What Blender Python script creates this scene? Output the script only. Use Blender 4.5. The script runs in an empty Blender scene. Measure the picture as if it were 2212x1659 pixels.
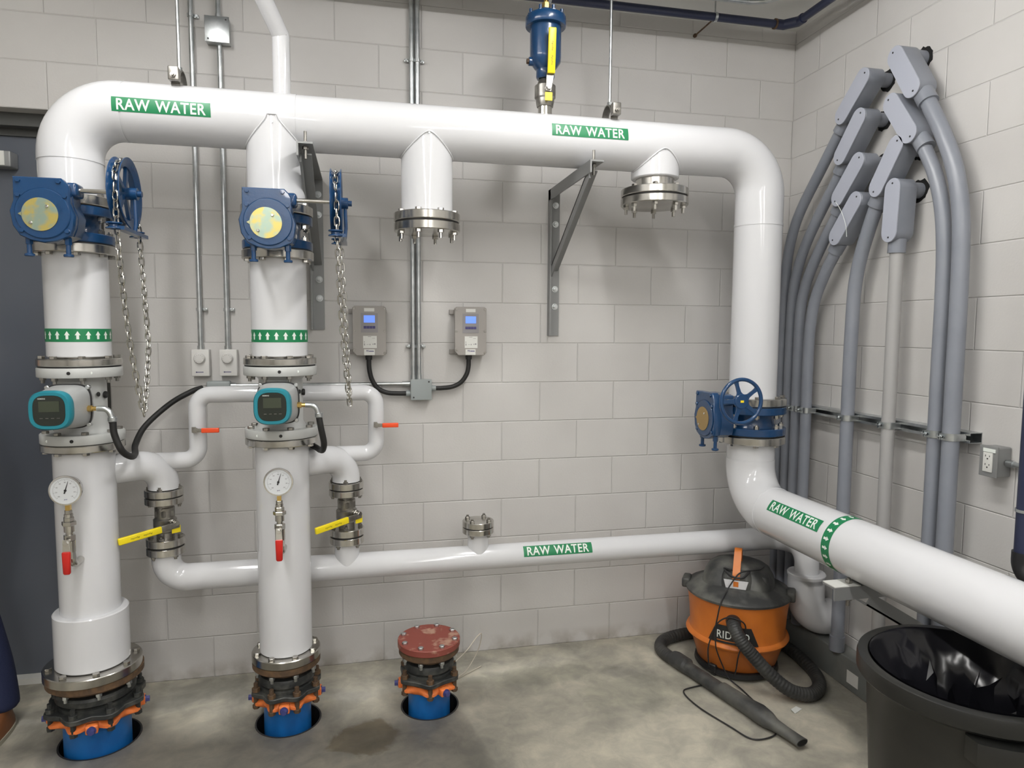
import bpy, bmesh, math, random
from math import pi, sin, cos, radians, atan2, hypot
from mathutils import Vector, Matrix, Euler, Quaternion

random.seed(7)
S = bpy.context.scene
COL = S.collection

# ------------------------------------------------------------------ camera
cd = bpy.data.cameras.new('camera')
cam = bpy.data.objects.new('camera', cd)
COL.objects.link(cam)
cd.sensor_width = 36.0
cd.lens = 36.0 * 1465.84 / 2212.0
cd.clip_start = 0.02
yaw, pitch, roll = 0.215729, -0.079868, 0.005916
fw = Vector((sin(yaw) * cos(pitch), cos(yaw) * cos(pitch), sin(pitch)))
r0 = Vector((cos(yaw), -sin(yaw), 0))
u0 = r0.cross(fw)
rr = cos(roll) * r0 + sin(roll) * u0
uu = -sin(roll) * r0 + cos(roll) * u0
cam.matrix_world = Matrix(((rr.x, uu.x, -fw.x, -2.32134), (rr.y, uu.y, -fw.y, -3.41815), (rr.z, uu.z, -fw.z, 1.69491), (0, 0, 0, 1)))
S.camera = cam
S.view_settings.view_transform = 'Standard'
S.view_settings.look = 'None'
S.view_settings.gamma = 1.0
S.view_settings.use_curve_mapping = False
S.view_settings.exposure = 0.0

# ------------------------------------------------------------------ world
w = bpy.data.worlds.new('world')
S.world = w
w.use_nodes = True
w.node_tree.nodes['Background'].inputs[0].default_value = (0.9, 0.95, 1.0, 1)
w.node_tree.nodes['Background'].inputs[1].default_value = 0.12

# ------------------------------------------------------------------ lights
# two rows of ceiling strip fixtures running away from the back wall; each lamp is an emitting
# diffuser built further down (x, y of the middle, length)
LAMP_POWER = 53.0
FIX = [(x, y, 1.26) for y in (-1.62, -3.70, -5.80, -7.90, -10.0) for x in (-3.15, -1.36)]

# ------------------------------------------------------------------ materials
def mat(name, col, rough=0.5, metal=0.0, spec=0.5, noise=None, bump=None, emit=None, coat=0.0, alpha=None):
    m = bpy.data.materials.new(name)
    m.use_nodes = True
    nt = m.node_tree
    b = nt.nodes['Principled BSDF']
    b.inputs['Base Color'].default_value = (*col, 1)
    b.inputs['Roughness'].default_value = rough
    b.inputs['Metallic'].default_value = metal
    b.inputs['Specular IOR Level'].default_value = spec
    b.inputs['Coat Weight'].default_value = coat
    tc = None
    if noise or bump:
        tc = nt.nodes.new('ShaderNodeTexCoord')
    if noise:
        sc, col2, lo, hi = noise
        n = nt.nodes.new('ShaderNodeTexNoise')
        n.inputs['Scale'].default_value = sc
        n.inputs['Detail'].default_value = 6
        nt.links.new(tc.outputs['Object'], n.inputs['Vector'])
        r = nt.nodes.new('ShaderNodeValToRGB')
        r.color_ramp.elements[0].position = lo
        r.color_ramp.elements[1].position = hi
        r.color_ramp.elements[0].color = (*col, 1)
        r.color_ramp.elements[1].color = (*col2, 1)
        nt.links.new(n.outputs['Fac'], r.inputs['Fac'])
        nt.links.new(r.outputs['Color'], b.inputs['Base Color'])
    if bump:
        sc, st = bump
        n = nt.nodes.new('ShaderNodeTexNoise')
        n.inputs['Scale'].default_value = sc
        n.inputs['Detail'].default_value = 4
        nt.links.new(tc.outputs['Object'], n.inputs['Vector'])
        bp = nt.nodes.new('ShaderNodeBump')
        bp.inputs['Strength'].default_value = st
        bp.inputs['Distance'].default_value = 0.002
        nt.links.new(n.outputs['Fac'], bp.inputs['Height'])
        nt.links.new(bp.outputs['Normal'], b.inputs['Normal'])
    if emit:
        b.inputs['Emission Color'].default_value = (*emit[0], 1)
        b.inputs['Emission Strength'].default_value = emit[1]
    return m

M = {}
M['pvc'] = mat('white_jacket', (0.66, 0.665, 0.685), 0.10, spec=0.5, bump=(3, 0.05))
M['ss'] = mat('stainless_steel', (0.45, 0.435, 0.40), 0.22, 1.0, noise=(9, (0.62, 0.605, 0.57), 0.35, 0.65))
M['ssd'] = mat('dull_steel', (0.27, 0.26, 0.24), 0.36, 1.0, noise=(30, (0.42, 0.405, 0.375), 0.4, 0.7))
M['zinc'] = mat('galvanized_steel', (0.50, 0.53, 0.54), 0.32, 1.0, noise=(25, (0.68, 0.70, 0.71), 0.35, 0.7))
M['chrome'] = mat('bright_steel', (0.75, 0.74, 0.72), 0.14, 1.0)
M['rubber'] = mat('black_rubber', (0.012, 0.012, 0.012), 0.55)
M['bluep'] = mat('blue_enamel', (0.008, 0.048, 0.135), 0.25, coat=0.3, bump=(120, 0.2))
M['bluepipe'] = mat('blue_pipe', (0.008, 0.135, 0.42), 0.38, noise=(6, (0.01, 0.09, 0.30), 0.45, 0.75))
M['grayp'] = mat('grey_enamel', (0.50, 0.51, 0.50), 0.35)
M['pvcg'] = mat('grey_conduit', (0.20, 0.215, 0.25), 0.36, noise=(5, (0.245, 0.26, 0.295), 0.35, 0.7))
M['pvcl'] = mat('pale_grey_conduit', (0.36, 0.355, 0.35), 0.42)
M['cover'] = mat('conduit_body_cover', (0.40, 0.42, 0.49), 0.5)
M['green'] = mat('green_vinyl', (0.008, 0.20, 0.075), 0.42)
M['whitev'] = mat('white_vinyl', (0.78, 0.82, 0.78), 0.45)
M['yellow'] = mat('yellow_vinyl', (0.90, 0.72, 0.015), 0.35)
M['red'] = mat('red_vinyl', (0.55, 0.018, 0.012), 0.33)
M['orangev'] = mat('orange_vinyl', (0.85, 0.085, 0.02), 0.35)
M['orange'] = mat('orange_plastic', (0.62, 0.175, 0.022), 0.42, noise=(5, (0.50, 0.135, 0.02), 0.4, 0.7))
M['orangep'] = mat('orange_paint', (0.80, 0.20, 0.045), 0.5, noise=(30, (0.60, 0.16, 0.05), 0.5, 0.75))
M['iron'] = mat('black_iron', (0.022, 0.024, 0.024), 0.5, noise=(22, (0.085, 0.085, 0.075), 0.45, 0.75), bump=(60, 0.4))
M['rust'] = mat('rusty_iron', (0.075, 0.045, 0.025), 0.7, noise=(40, (0.15, 0.085, 0.04), 0.4, 0.7))
M['redox'] = mat('red_oxide', (0.23, 0.055, 0.04), 0.6, noise=(17, (0.40, 0.235, 0.17), 0.56, 0.66))
M['purple'] = mat('blue_coated_bolt', (0.05, 0.055, 0.19), 0.45)
M['steelp'] = mat('grey_painted_steel', (0.26, 0.265, 0.265), 0.42, 0.3)
M['black'] = mat('black_plastic', (0.018, 0.018, 0.019), 0.42)
M['dusty'] = mat('dusty_black_plastic', (0.035, 0.036, 0.036), 0.5, noise=(9, (0.14, 0.14, 0.125), 0.42, 0.72))
M['hose'] = mat('hose_plastic', (0.028, 0.028, 0.028), 0.5, noise=(12, (0.055, 0.055, 0.05), 0.45, 0.7))
M['can'] = mat('trash_can_plastic', (0.009, 0.0095, 0.009), 0.38, noise=(4, (0.022, 0.021, 0.018), 0.4, 0.7))
M['bag'] = mat('black_bag_film', (0.010, 0.010, 0.013), 0.18)
M['teal'] = mat('teal_plastic', (0.012, 0.20, 0.26), 0.4)
M['tgrey'] = mat('cast_grey', (0.36, 0.37, 0.37), 0.38)
M['screen'] = mat('dark_screen', (0.02, 0.025, 0.02), 0.2)
M['lcdd'] = mat('dark_lcd', (0.045, 0.055, 0.035), 0.3)
M['lcd'] = mat('blue_lcd', (0.15, 0.3, 0.9), 0.3, emit=((0.14, 0.27, 0.90), 0.6))
M['txbox'] = mat('transmitter_grey', (0.32, 0.30, 0.28), 0.45)
M['txkey'] = mat('keypad_blue', (0.05, 0.045, 0.16), 0.5)
M['txpanel'] = mat('panel_grey', (0.25, 0.24, 0.25), 0.45)
M['paper'] = mat('white_label', (0.66, 0.66, 0.63), 0.6)
M['tstat'] = mat('thermostat_white', (0.66, 0.65, 0.63), 0.45)
M['jbox'] = mat('junction_box_grey', (0.30, 0.33, 0.33), 0.45)
M['door'] = mat('door_paint', (0.105, 0.117, 0.142), 0.3, spec=0.5)
M['frame'] = mat('door_frame_paint', (0.075, 0.077, 0.075), 0.45)
M['dark'] = mat('dark_void', (0.006, 0.006, 0.006), 0.9)
M['navyp'] = mat('navy_pipe', (0.022, 0.028, 0.065), 0.4)
M['ceil'] = mat('ceiling_paint', (0.78, 0.78, 0.75), 0.8)
M['gold'] = mat('zinc_yellow_chromate', (0.60, 0.50, 0.16), 0.36, 0.75, noise=(26, (0.36, 0.46, 0.38), 0.45, 0.62))
M['bronze'] = mat('bronze_plate', (0.42, 0.29, 0.12), 0.42, 0.6)
M['brass'] = mat('brass', (0.75, 0.52, 0.18), 0.25, 1.0)
M['dialw'] = mat('dial_face', (0.62, 0.64, 0.66), 0.4)
M['curb'] = mat('curb_paint', (0.165, 0.175, 0.168), 0.55, noise=(7, (0.235, 0.235, 0.215), 0.5, 0.8))
M['pants'] = mat('navy_denim', (0.010, 0.016, 0.055), 0.85, bump=(300, 0.5))
M['shoe'] = mat('brown_leather', (0.18, 0.065, 0.022), 0.5)
M['sole'] = mat('tan_sole', (0.36, 0.34, 0.27), 0.7)
M['skin'] = mat('skin', (0.55, 0.33, 0.24), 0.5)
M['shirt'] = mat('grey_shirt', (0.22, 0.23, 0.25), 0.85)
M['hair'] = mat('brown_hair', (0.05, 0.03, 0.02), 0.7)
M['lamp'] = mat('lamp_diffuser', (0.9, 0.9, 0.9), 0.5, emit=((1, 0.985, 0.96), LAMP_POWER))
M['lampbody'] = mat('lamp_housing', (0.7, 0.7, 0.7), 0.5)
M['silver'] = mat('silver_badge', (0.72, 0.72, 0.75), 0.25, 0.2)
M['wire'] = mat('pale_wire', (0.55, 0.50, 0.42), 0.5)

def block_wall(name, axis, shift):
    """painted concrete block with a concave joint; axis 0: runs in x, 1: runs in y"""
    m = bpy.data.materials.new(name)
    m.use_nodes = True
    nt = m.node_tree
    N = nt.nodes
    L = nt.links
    b = N['Principled BSDF']
    b.inputs['Roughness'].default_value = 0.5
    b.inputs['Specular IOR Level'].default_value = 0.35
    tc = N.new('ShaderNodeTexCoord')
    sp = N.new('ShaderNodeSeparateXYZ')
    L.new(tc.outputs['Object'], sp.inputs[0])
    ad = N.new('ShaderNodeMath')
    ad.operation = 'ADD'
    ad.inputs[1].default_value = shift + 40.64
    L.new(sp.outputs[axis], ad.inputs[0])
    cb = N.new('ShaderNodeCombineXYZ')
    L.new(ad.outputs[0], cb.inputs[0])
    L.new(sp.outputs[2], cb.inputs[1])
    br = N.new('ShaderNodeTexBrick')
    br.offset = 0.5
    br.offset_frequency = 2
    br.squash = 1.0
    br.inputs['Scale'].default_value = 1.0
    br.inputs['Brick Width'].default_value = 0.4064
    br.inputs['Row Height'].default_value = 0.2032
    br.inputs['Mortar Size'].default_value = 0.0042
    br.inputs['Mortar Smooth'].default_value = 0.9
    br.inputs['Bias'].default_value = 0.0
    br.inputs['Color1'].default_value = (1, 1, 1, 1)
    br.inputs['Color2'].default_value = (0.965, 0.965, 0.965, 1)
    br.inputs['Mortar'].default_value = (0.96, 0.96, 0.96, 1)
    L.new(cb.outputs[0], br.inputs['Vector'])
    n1 = N.new('ShaderNodeTexNoise')
    n1.inputs['Scale'].default_value = 2.2
    n1.inputs['Detail'].default_value = 4
    L.new(tc.outputs['Object'], n1.inputs['Vector'])
    rp = N.new('ShaderNodeValToRGB')
    rp.color_ramp.elements[0].position = 0.3
    rp.color_ramp.elements[1].position = 0.7
    rp.color_ramp.elements[0].color = (0.560, 0.545, 0.530, 1)
    rp.color_ramp.elements[1].color = (0.610, 0.597, 0.582, 1)
    L.new(n1.outputs['Fac'], rp.inputs['Fac'])
    mx = N.new('ShaderNodeMix')
    mx.data_type = 'RGBA'
    mx.blend_type = 'MULTIPLY'
    mx.inputs[0].default_value = 1.0
    L.new(rp.outputs[0], mx.inputs[6])
    L.new(br.outputs['Color'], mx.inputs[7])
    # dirt splashed along the foot of the wall
    n2 = N.new('ShaderNodeTexNoise')
    n2.inputs['Scale'].default_value = 9
    n2.inputs['Detail'].default_value = 5
    L.new(tc.outputs['Object'], n2.inputs['Vector'])
    mr = N.new('ShaderNodeMapRange')
    mr.inputs[1].default_value = 0.0
    mr.inputs[2].default_value = 0.09
    mr.inputs[3].default_value = 0.62
    mr.inputs[4].default_value = 0.0
    L.new(sp.outputs[2], mr.inputs[0])
    mm = N.new('ShaderNodeMath')
    mm.operation = 'MULTIPLY'
    L.new(mr.outputs[0], mm.inputs[0])
    r2 = N.new('ShaderNodeValToRGB')
    r2.color_ramp.elements[0].position = 0.42
    r2.color_ramp.elements[1].position = 0.62
    L.new(n2.outputs['Fac'], r2.inputs['Fac'])
    L.new(r2.outputs[0], mm.inputs[1])
    m3 = N.new('ShaderNodeMix')
    m3.data_type = 'RGBA'
    L.new(mm.outputs[0], m3.inputs[0])
    L.new(mx.outputs[2], m3.inputs[6])
    m3.inputs[7].default_value = (0.20, 0.165, 0.115, 1)
    L.new(m3.outputs[2], b.inputs['Base Color'])
    # bump
    n3 = N.new('ShaderNodeTexNoise')
    n3.inputs['Scale'].default_value = 110
    n3.inputs['Detail'].default_value = 3
    L.new(tc.outputs['Object'], n3.inputs['Vector'])
    b1 = N.new('ShaderNodeBump')
    b1.inputs['Strength'].default_value = 0.22
    b1.inputs['Distance'].default_value = 0.002
    L.new(n3.outputs['Fac'], b1.inputs['Height'])
    b2 = N.new('ShaderNodeBump')
    b2.inputs['Strength'].default_value = 0.75
    b2.inputs['Distance'].default_value = 0.0035
    b2.invert = True
    L.new(br.outputs['Fac'], b2.inputs['Height'])
    L.new(b1.outputs['Normal'], b2.inputs['Normal'])
    L.new(b2.outputs['Normal'], b.inputs['Normal'])
    return m

M['wallb'] = block_wall('painted_block_back', 0, 0.0)
M['wallr'] = block_wall('painted_block_right', 1, 0.2032)

def floor_mat():
    m = bpy.data.materials.new('stained_concrete')
    m.use_nodes = True
    nt = m.node_tree
    N = nt.nodes
    L = nt.links
    b = N['Principled BSDF']
    tc = N.new('ShaderNodeTexCoord')
    def noise(sc, det, rough=0.55):
        n = N.new('ShaderNodeTexNoise')
        n.inputs['Scale'].default_value = sc
        n.inputs['Detail'].default_value = det
        n.inputs['Roughness'].default_value = rough
        n.inputs['Distortion'].default_value = 0.6
        L.new(tc.outputs['Object'], n.inputs['Vector'])
        return n
    def ramp(src, p0, c0, p1, c1):
        r = N.new('ShaderNodeValToRGB')
        r.color_ramp.elements[0].position = p0
        r.color_ramp.elements[1].position = p1
        r.color_ramp.elements[0].color = (*c0, 1)
        r.color_ramp.elements[1].color = (*c1, 1)
        L.new(src, r.inputs['Fac'])
        return r
    a = ramp(noise(2.6, 7).outputs['Fac'], 0.36, (0.255, 0.245, 0.212), 0.66, (0.49, 0.46, 0.38))
    c = ramp(noise(11, 8, 0.65).outputs['Fac'], 0.40, (0.86, 0.86, 0.86), 0.66, (1.10, 1.09, 1.06))
    mx = N.new('ShaderNodeMix')
    mx.data_type = 'RGBA'
    mx.blend_type = 'MULTIPLY'
    mx.inputs[0].default_value = 1
    L.new(a.outputs[0], mx.inputs[6])
    L.new(c.outputs[0], mx.inputs[7])
    last = mx.outputs[2]
    # damp stain between the second riser and the capped stub
    def blob(cx, cy, rad, col, amt, last):
        mp = N.new('ShaderNodeMapping')
        mp.inputs['Location'].default_value = (-cx / rad[0], -cy / rad[1], 0)
        mp.inputs['Scale'].default_value = (1 / rad[0], 1 / rad[1], 1)
        L.new(tc.outputs['Object'], mp.inputs[0])
        ns = noise(8, 4)
        av = N.new('ShaderNodeVectorMath')
        av.operation = 'MULTIPLY_ADD'
        av.inputs[1].default_value = (1.3, 1.3, 0)
        L.new(ns.outputs['Color'], av.inputs[0])
        L.new(mp.outputs[0], av.inputs[2])
        sv = N.new('ShaderNodeVectorMath')
        sv.operation = 'SUBTRACT'
        sv.inputs[1].default_value = (0.65, 0.65, 0)
        L.new(av.outputs[0], sv.inputs[0])
        ln = N.new('ShaderNodeVectorMath')
        ln.operation = 'LENGTH'
        L.new(sv.outputs[0], ln.inputs[0])
        r = ramp(ln.outputs['Value'], 0.72, (amt, amt, amt), 0.9, (0, 0, 0))
        m = N.new('ShaderNodeMix')
        m.data_type = 'RGBA'
        m.blend_type = 'MULTIPLY'
        L.new(r.outputs[0], m.inputs[0])
        L.new(last, m.inputs[6])
        m.inputs[7].default_value = (*col, 1)
        return m.outputs[2]
    last = blob(-2.34, -0.66, (0.17, 0.13), (0.60, 0.53, 0.42), 0.85, last)
    last = blob(-1.5, -0.30, (0.45, 0.10), (0.78, 0.80, 0.78), 0.6, last)
    last = blob(-1.05, -0.55, (0.35, 0.20), (0.82, 0.84, 0.82), 0.6, last)
    L.new(last, b.inputs['Base Color'])
    rr_ = ramp(noise(5, 4).outputs['Fac'], 0.35, (0.42,) * 3, 0.7, (0.62,) * 3)
    L.new(rr_.outputs[0], b.inputs['Roughness'])
    bp = N.new('ShaderNodeBump')
    bp.inputs['Strength'].default_value = 0.25
    bp.inputs['Distance'].default_value = 0.003
    L.new(noise(40, 6).outputs['Fac'], bp.inputs['Height'])
    L.new(bp.outputs['Normal'], b.inputs['Normal'])
    return m
M['floor'] = floor_mat()

# ------------------------------------------------------------------ mesh builder
Zv = Vector((0, 0, 1))
def axis_mat(direction, origin=(0, 0, 0), up=None):
    """matrix whose local z points along direction"""
    d = Vector(direction).normalized()
    q = Zv.rotation_difference(d)
    m = q.to_matrix().to_4x4()
    m.translation = Vector(origin)
    return m
AX = {'x': Matrix(((0, 0, 1, 0), (0, 1, 0, 0), (-1, 0, 0, 0), (0, 0, 0, 1))),
      '-y': Matrix(((1, 0, 0, 0), (0, 0, -1, 0), (0, 1, 0, 0), (0, 0, 0, 1)))}   # '-y': local z -> -y, local y -> z, local x -> x

class MB:
    def __init__(s, xf=None):
        s.v = []
        s.f = []
        s.xf = xf or Matrix.Identity(4)
    def at(s, xf):
        s.xf = xf
        return s
    def _add(s, vs, fs, xf=None):
        o = len(s.v)
        m = s.xf if xf is None else s.xf @ xf
        s.v += [m @ Vector(p) for p in vs]
        s.f += [tuple(i + o for i in f) for f in fs]
    def box(s, x0, x1, y0, y1, z0, z1, bev=0.0, xf=None):
        if bev <= 0:
            vs = [(x, y, z) for z in (z0, z1) for y in (y0, y1) for x in (x0, x1)]
            s._add(vs, [(0, 2, 3, 1), (4, 5, 7, 6), (0, 1, 5, 4), (2, 6, 7, 3), (0, 4, 6, 2), (1, 3, 7, 5)], xf)
        else:
            bm = bmesh.new()
            bmesh.ops.create_cube(bm, size=1)
            for v in bm.verts:
                v.co = Vector(((x0 + x1) / 2 + v.co.x * (x1 - x0), (y0 + y1) / 2 + v.co.y * (y1 - y0), (z0 + z1) / 2 + v.co.z * (z1 - z0)))
            bmesh.ops.bevel(bm, geom=bm.edges[:], offset=bev, segments=3, affect='EDGES', profile=0.5)
            bm.verts.index_update()
            s._add([v.co.copy() for v in bm.verts], [[v.index for v in f.verts] for f in bm.faces], xf)
            bm.free()
        return s
    def lathe(s, prof, n=32, xf=None, a0=0, closed=False):
        """prof: list of (r, z)"""
        vs, fs, rings = [], [], []
        for r, z in prof:
            if r < 1e-6:
                rings.append([len(vs)])
                vs.append((0, 0, z))
            else:
                rings.append(list(range(len(vs), len(vs) + n)))
                vs += [(r * cos(a0 + 2 * pi * i / n), r * sin(a0 + 2 * pi * i / n), z) for i in range(n)]
        pairs = list(zip(rings[:-1], rings[1:]))
        if closed:
            pairs.append((rings[-1], rings[0]))
        for A, B in pairs:
            if len(A) == 1 and len(B) == 1:
                continue
            for i in range(n):
                j = (i + 1) % n
                if len(A) == 1:
                    fs.append((A[0], B[j], B[i]))
                elif len(B) == 1:
                    fs.append((A[i], A[j], B[0]))
                else:
                    fs.append((A[i], A[j], B[j], B[i]))
        s._add(vs, fs, xf)
        return s
    def cyl(s, r, z0, z1, n=32, xf=None, bev=0.0, a0=0):
        if bev > 0:
            return s.lathe([(0, z0), (r - bev, z0), (r, z0 + bev), (r, z1 - bev), (r - bev, z1), (0, z1)], n, xf, a0)
        return s.lathe([(0, z0), (r, z0), (r, z1), (0, z1)], n, xf, a0)
    def ring(s, ro, ri, z0, z1, n=32, xf=None):
        return s.lathe([(ri, z0), (ro, z0), (ro, z1), (ri, z1)], n, xf, closed=True)
    def hexn(s, r, z0, z1, xf=None, a0=0):
        return s.cyl(r, z0, z1, 6, xf, bev=r * 0.08, a0=a0)
    def tube(s, pts, r, n=16, cap=True, xf=None, rads=None):
        pts = [Vector(p) for p in pts]
        k = len(pts)
        tan = []
        for i in range(k):
            a = pts[max(i - 1, 0)]
            b = pts[min(i + 1, k - 1)]
            tan.append((b - a).normalized())
        t = tan[0]
        ref = Vector((0, 0, 1)) if abs(t.z) < 0.9 else Vector((0, 1, 0))
        u = t.cross(ref).normalized()
        vs, fs = [], []
        for i in range(k):
            if i:
                q = tan[i - 1].rotation_difference(tan[i])
                u = q @ u
            u = (u - tan[i] * u.dot(tan[i])).normalized()
            vv = tan[i].cross(u)
            R = rads[i] if rads else r
            for j in range(n):
                a = 2 * pi * j / n
                vs.append(pts[i] + R * (cos(a) * u + sin(a) * vv))
        for i in range(k - 1):
            for j in range(n):
                fs.append((i * n + j, i * n + (j + 1) % n, (i + 1) * n + (j + 1) % n, (i + 1) * n + j))
        if cap:
            fs.append(tuple(range(n - 1, -1, -1)))
            fs.append(tuple((k - 1) * n + j for j in range(n)))
        s._add(vs, fs, xf)
        return s
    def prism(s, poly, z0, z1, xf=None, bev=0.0):
        """poly in local xy, extruded along z"""
        n = len(poly)
        if bev > 0:
            cx = sum(p[0] for p in poly) / n
            cy = sum(p[1] for p in poly) / n
            big = max(hypot(p[0] - cx, p[1] - cy) for p in poly)
            k = 1 - bev / big
            sm = [(cx + (p[0] - cx) * k, cy + (p[1] - cy) * k) for p in poly]
            lay = [(sm, z0), (poly, z0 + bev), (poly, z1 - bev), (sm, z1)]
        else:
            lay = [(poly, z0), (poly, z1)]
        vs = [(x, y, z) for pl, z in lay for x, y in pl]
        fs = [tuple(range(n - 1, -1, -1)), tuple((len(lay) - 1) * n + i for i in range(n))]
        for l in range(len(lay) - 1):
            for i in range(n):
                j = (i + 1) % n
                fs.append((l * n + i, l * n + j, (l + 1) * n + j, (l + 1) * n + i))
        s._add(vs, fs, xf)
        return s
    def loft(s, secs, n=40, xf=None):
        """secs: (cx, cy, z, a, b, e) superellipse sections in xy, along z"""
        vs, fs = [], []
        for cx, cy, z, a, b, e in secs:
            for i in range(n):
                t = 2 * pi * i / n
                c_, s_ = cos(t), sin(t)
                vs.append((cx + a * math.copysign(abs(c_) ** (2 / e), c_), cy + b * math.copysign(abs(s_) ** (2 / e), s_), z))
        k = len(secs)
        for l in range(k - 1):
            for i in range(n):
                j = (i + 1) % n
                fs.append((l * n + i, l * n + j, (l + 1) * n + j, (l + 1) * n + i))
        fs.append(tuple(range(n - 1, -1, -1)))
        fs.append(tuple((k - 1) * n + i for i in range(n)))
        s._add(vs, fs, xf)
        return s
    def quads(s, vs, fs, xf=None):
        s._add(vs, fs, xf)
        return s
    def mesh(s, name, m, sharp=35, offset=(0, 0, 0)):
        me = bpy.data.meshes.new(name)
        o = Vector(offset)
        me.from_pydata([tuple(p - o) for p in s.v], [], s.f)
        bm = bmesh.new()
        bm.from_mesh(me)
        bmesh.ops.recalc_face_normals(bm, faces=bm.faces[:])
        bm.to_mesh(me)
        bm.free()
        for p in me.polygons:
            p.use_smooth = True
        me.set_sharp_from_angle(angle=radians(sharp))
        me.materials.append(m)
        return me

def tag(o, label=None, cat=None, group=None, kind=None):
    if label: o['label'] = label
    if cat: o['category'] = cat
    if group: o['group'] = group
    if kind: o['kind'] = kind
    return o
def thing(name, label, cat, loc=(0, 0, 0), rotz=0, group=None):
    o = bpy.data.objects.new(name, None)
    o.empty_display_size = 0.05
    o.location = loc
    o.rotation_euler = (0, 0, rotz)
    COL.objects.link(o)
    return tag(o, label, cat, group)
def part(name, mb, m, parent=None, sharp=35, offset=(0, 0, 0), loc=None, label=None):
    """offset: world point subtracted from vertices (for parts modelled in world coordinates)"""
    me = mb if isinstance(mb, bpy.types.Mesh) else mb.mesh(name, m, sharp, offset)
    o = bpy.data.objects.new(name, me)
    COL.objects.link(o)
    if parent: o.parent = parent
    if loc is not None: o.location = loc
    if label: o['label'] = label
    return o
def single(name, mb, m, label, cat, group=None, sharp=35, origin=None):
    """a thing that is one mesh, modelled in world coordinates"""
    if origin is None:
        xs = [p.x for p in mb.v]; ys = [p.y for p in mb.v]; zs = [p.z for p in mb.v]
        origin = ((min(xs) + max(xs)) / 2, (min(ys) + max(ys)) / 2, min(zs))
    o = part(name, mb, m, None, sharp, origin, origin)
    return tag(o, label, cat, group)
def struct(name, mb, m, parent=None, sharp=35):
    o = part(name, mb, m, parent, sharp)
    if not parent: o['kind'] = 'structure'
    return o
def dup(root, loc, rotz=None, label=None, group=None):
    def cp(o, par):
        c = o.copy()
        COL.objects.link(c)
        c.parent = par
        for ch in [q for q in bpy.data.objects if q.parent == o]:
            cp(ch, c)
        return c
    r = cp(root, None)
    r.location = loc
    if rotz is not None: r.rotation_euler = (0, 0, rotz)
    if label: r['label'] = label
    if group: r['group'] = group
    return r
def repeat(mesh_, name, parent, locs, rots=None):
    """one object per item, all sharing a mesh"""
    out = []
    for i, l in enumerate(locs):
        o = bpy.data.objects.new(name, mesh_)
        COL.objects.link(o)
        o.parent = parent
        o.location = l
        if rots: o.rotation_euler = rots[i]
        out.append(o)
    return out
def fillet(pts, r, seg=10):
    pts = [Vector(p) for p in pts]
    rs = r if isinstance(r, (list, tuple)) else [r] * (len(pts) - 2)
    out = [pts[0]]
    for i in range(1, len(pts) - 1):
        R = rs[i - 1]
        a = (pts[i - 1] - pts[i]).normalized()
        b = (pts[i + 1] - pts[i]).normalized()
        ang = a.angle(b)
        d = R / math.tan(ang / 2)
        p, q = pts[i] + a * d, pts[i] + b * d
        bis = (a + b).normalized()
        c = pts[i] + bis * (R / sin(ang / 2))
        n = a.cross(b).normalized()
        tot = pi - ang
        v0 = p - c
        for k in range(seg + 1):
            out.append(c + Quaternion(n, -tot * k / seg) @ v0)
    out.append(pts[-1])
    return out
def spline(pts, seg=8):
    P = [Vector(p) for p in pts]
    P = [P[0] * 2 - P[1]] + P + [P[-1] * 2 - P[-2]]
    out = []
    for i in range(1, len(P) - 2):
        for k in range(seg):
            t = k / seg
            a, b, c, d = P[i - 1], P[i], P[i + 1], P[i + 2]
            out.append(0.5 * ((2 * b) + (c - a) * t + (2 * a - 5 * b + 4 * c - d) * t * t + (3 * b - a - 3 * c + d) * t ** 3))
    out.append(P[-2])
    return out
def polar(R, n, a0=0.0, z=0.0, c=(0, 0)):
    return [(c[0] + R * cos(a0 + 2 * pi * i / n), c[1] + R * sin(a0 + 2 * pi * i / n), z) for i in range(n)]

def text_mesh(s, w_, h_, bold=0.0, cuts=4):
    """flat text scaled into w x h, returned as (verts, faces) centred on 0"""
    cu = bpy.data.curves.new('t', 'FONT')
    cu.body = s
    cu.size = 1.0
    cu.offset = bold
    cu.resolution_u = 3
    cu.space_character = 1.08
    cu.space_word = 1.25
    ob = bpy.data.objects.new('t', cu)
    COL.objects.link(ob)
    bpy.context.view_layer.update()
    me = bpy.data.meshes.new_from_object(ob.evaluated_get(bpy.context.evaluated_depsgraph_get()))
    bpy.data.objects.remove(ob)
    bpy.data.curves.remove(cu)
    bm = bmesh.new()
    bm.from_mesh(me)
    bpy.data.meshes.remove(me)
    xs = [v.co.x for v in bm.verts]
    ys = [v.co.y for v in bm.verts]
    x0, x1, y0, y1 = min(xs), max(xs), min(ys), max(ys)
    for v in bm.verts:
        v.co.x = ((v.co.x - x0) / (x1 - x0) - 0.5) * w_
        v.co.y = ((v.co.y - y0) / (y1 - y0) - 0.5) * h_
        v.co.z = 0
    for i in range(1, cuts):
        y = -h_ / 2 + h_ * i / cuts
        bmesh.ops.bisect_plane(bm, geom=bm.verts[:] + bm.edges[:] + bm.faces[:], plane_co=(0, y, 0), plane_no=(0, 1, 0))
    bm.verts.index_update()
    vs = [v.co.copy() for v in bm.verts]
    fs = [[v.index for v in f.verts] for f in bm.faces]
    bm.free()
    return vs, fs

def flat_text(parent, name, s, w_, h_, m, xf, bold=0.02):
    vs, fs = text_mesh(s, w_, h_, bold, 1)
    mb = MB()
    mb._add(vs, fs, xf)
    return part(name, mb, m, parent)

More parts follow.
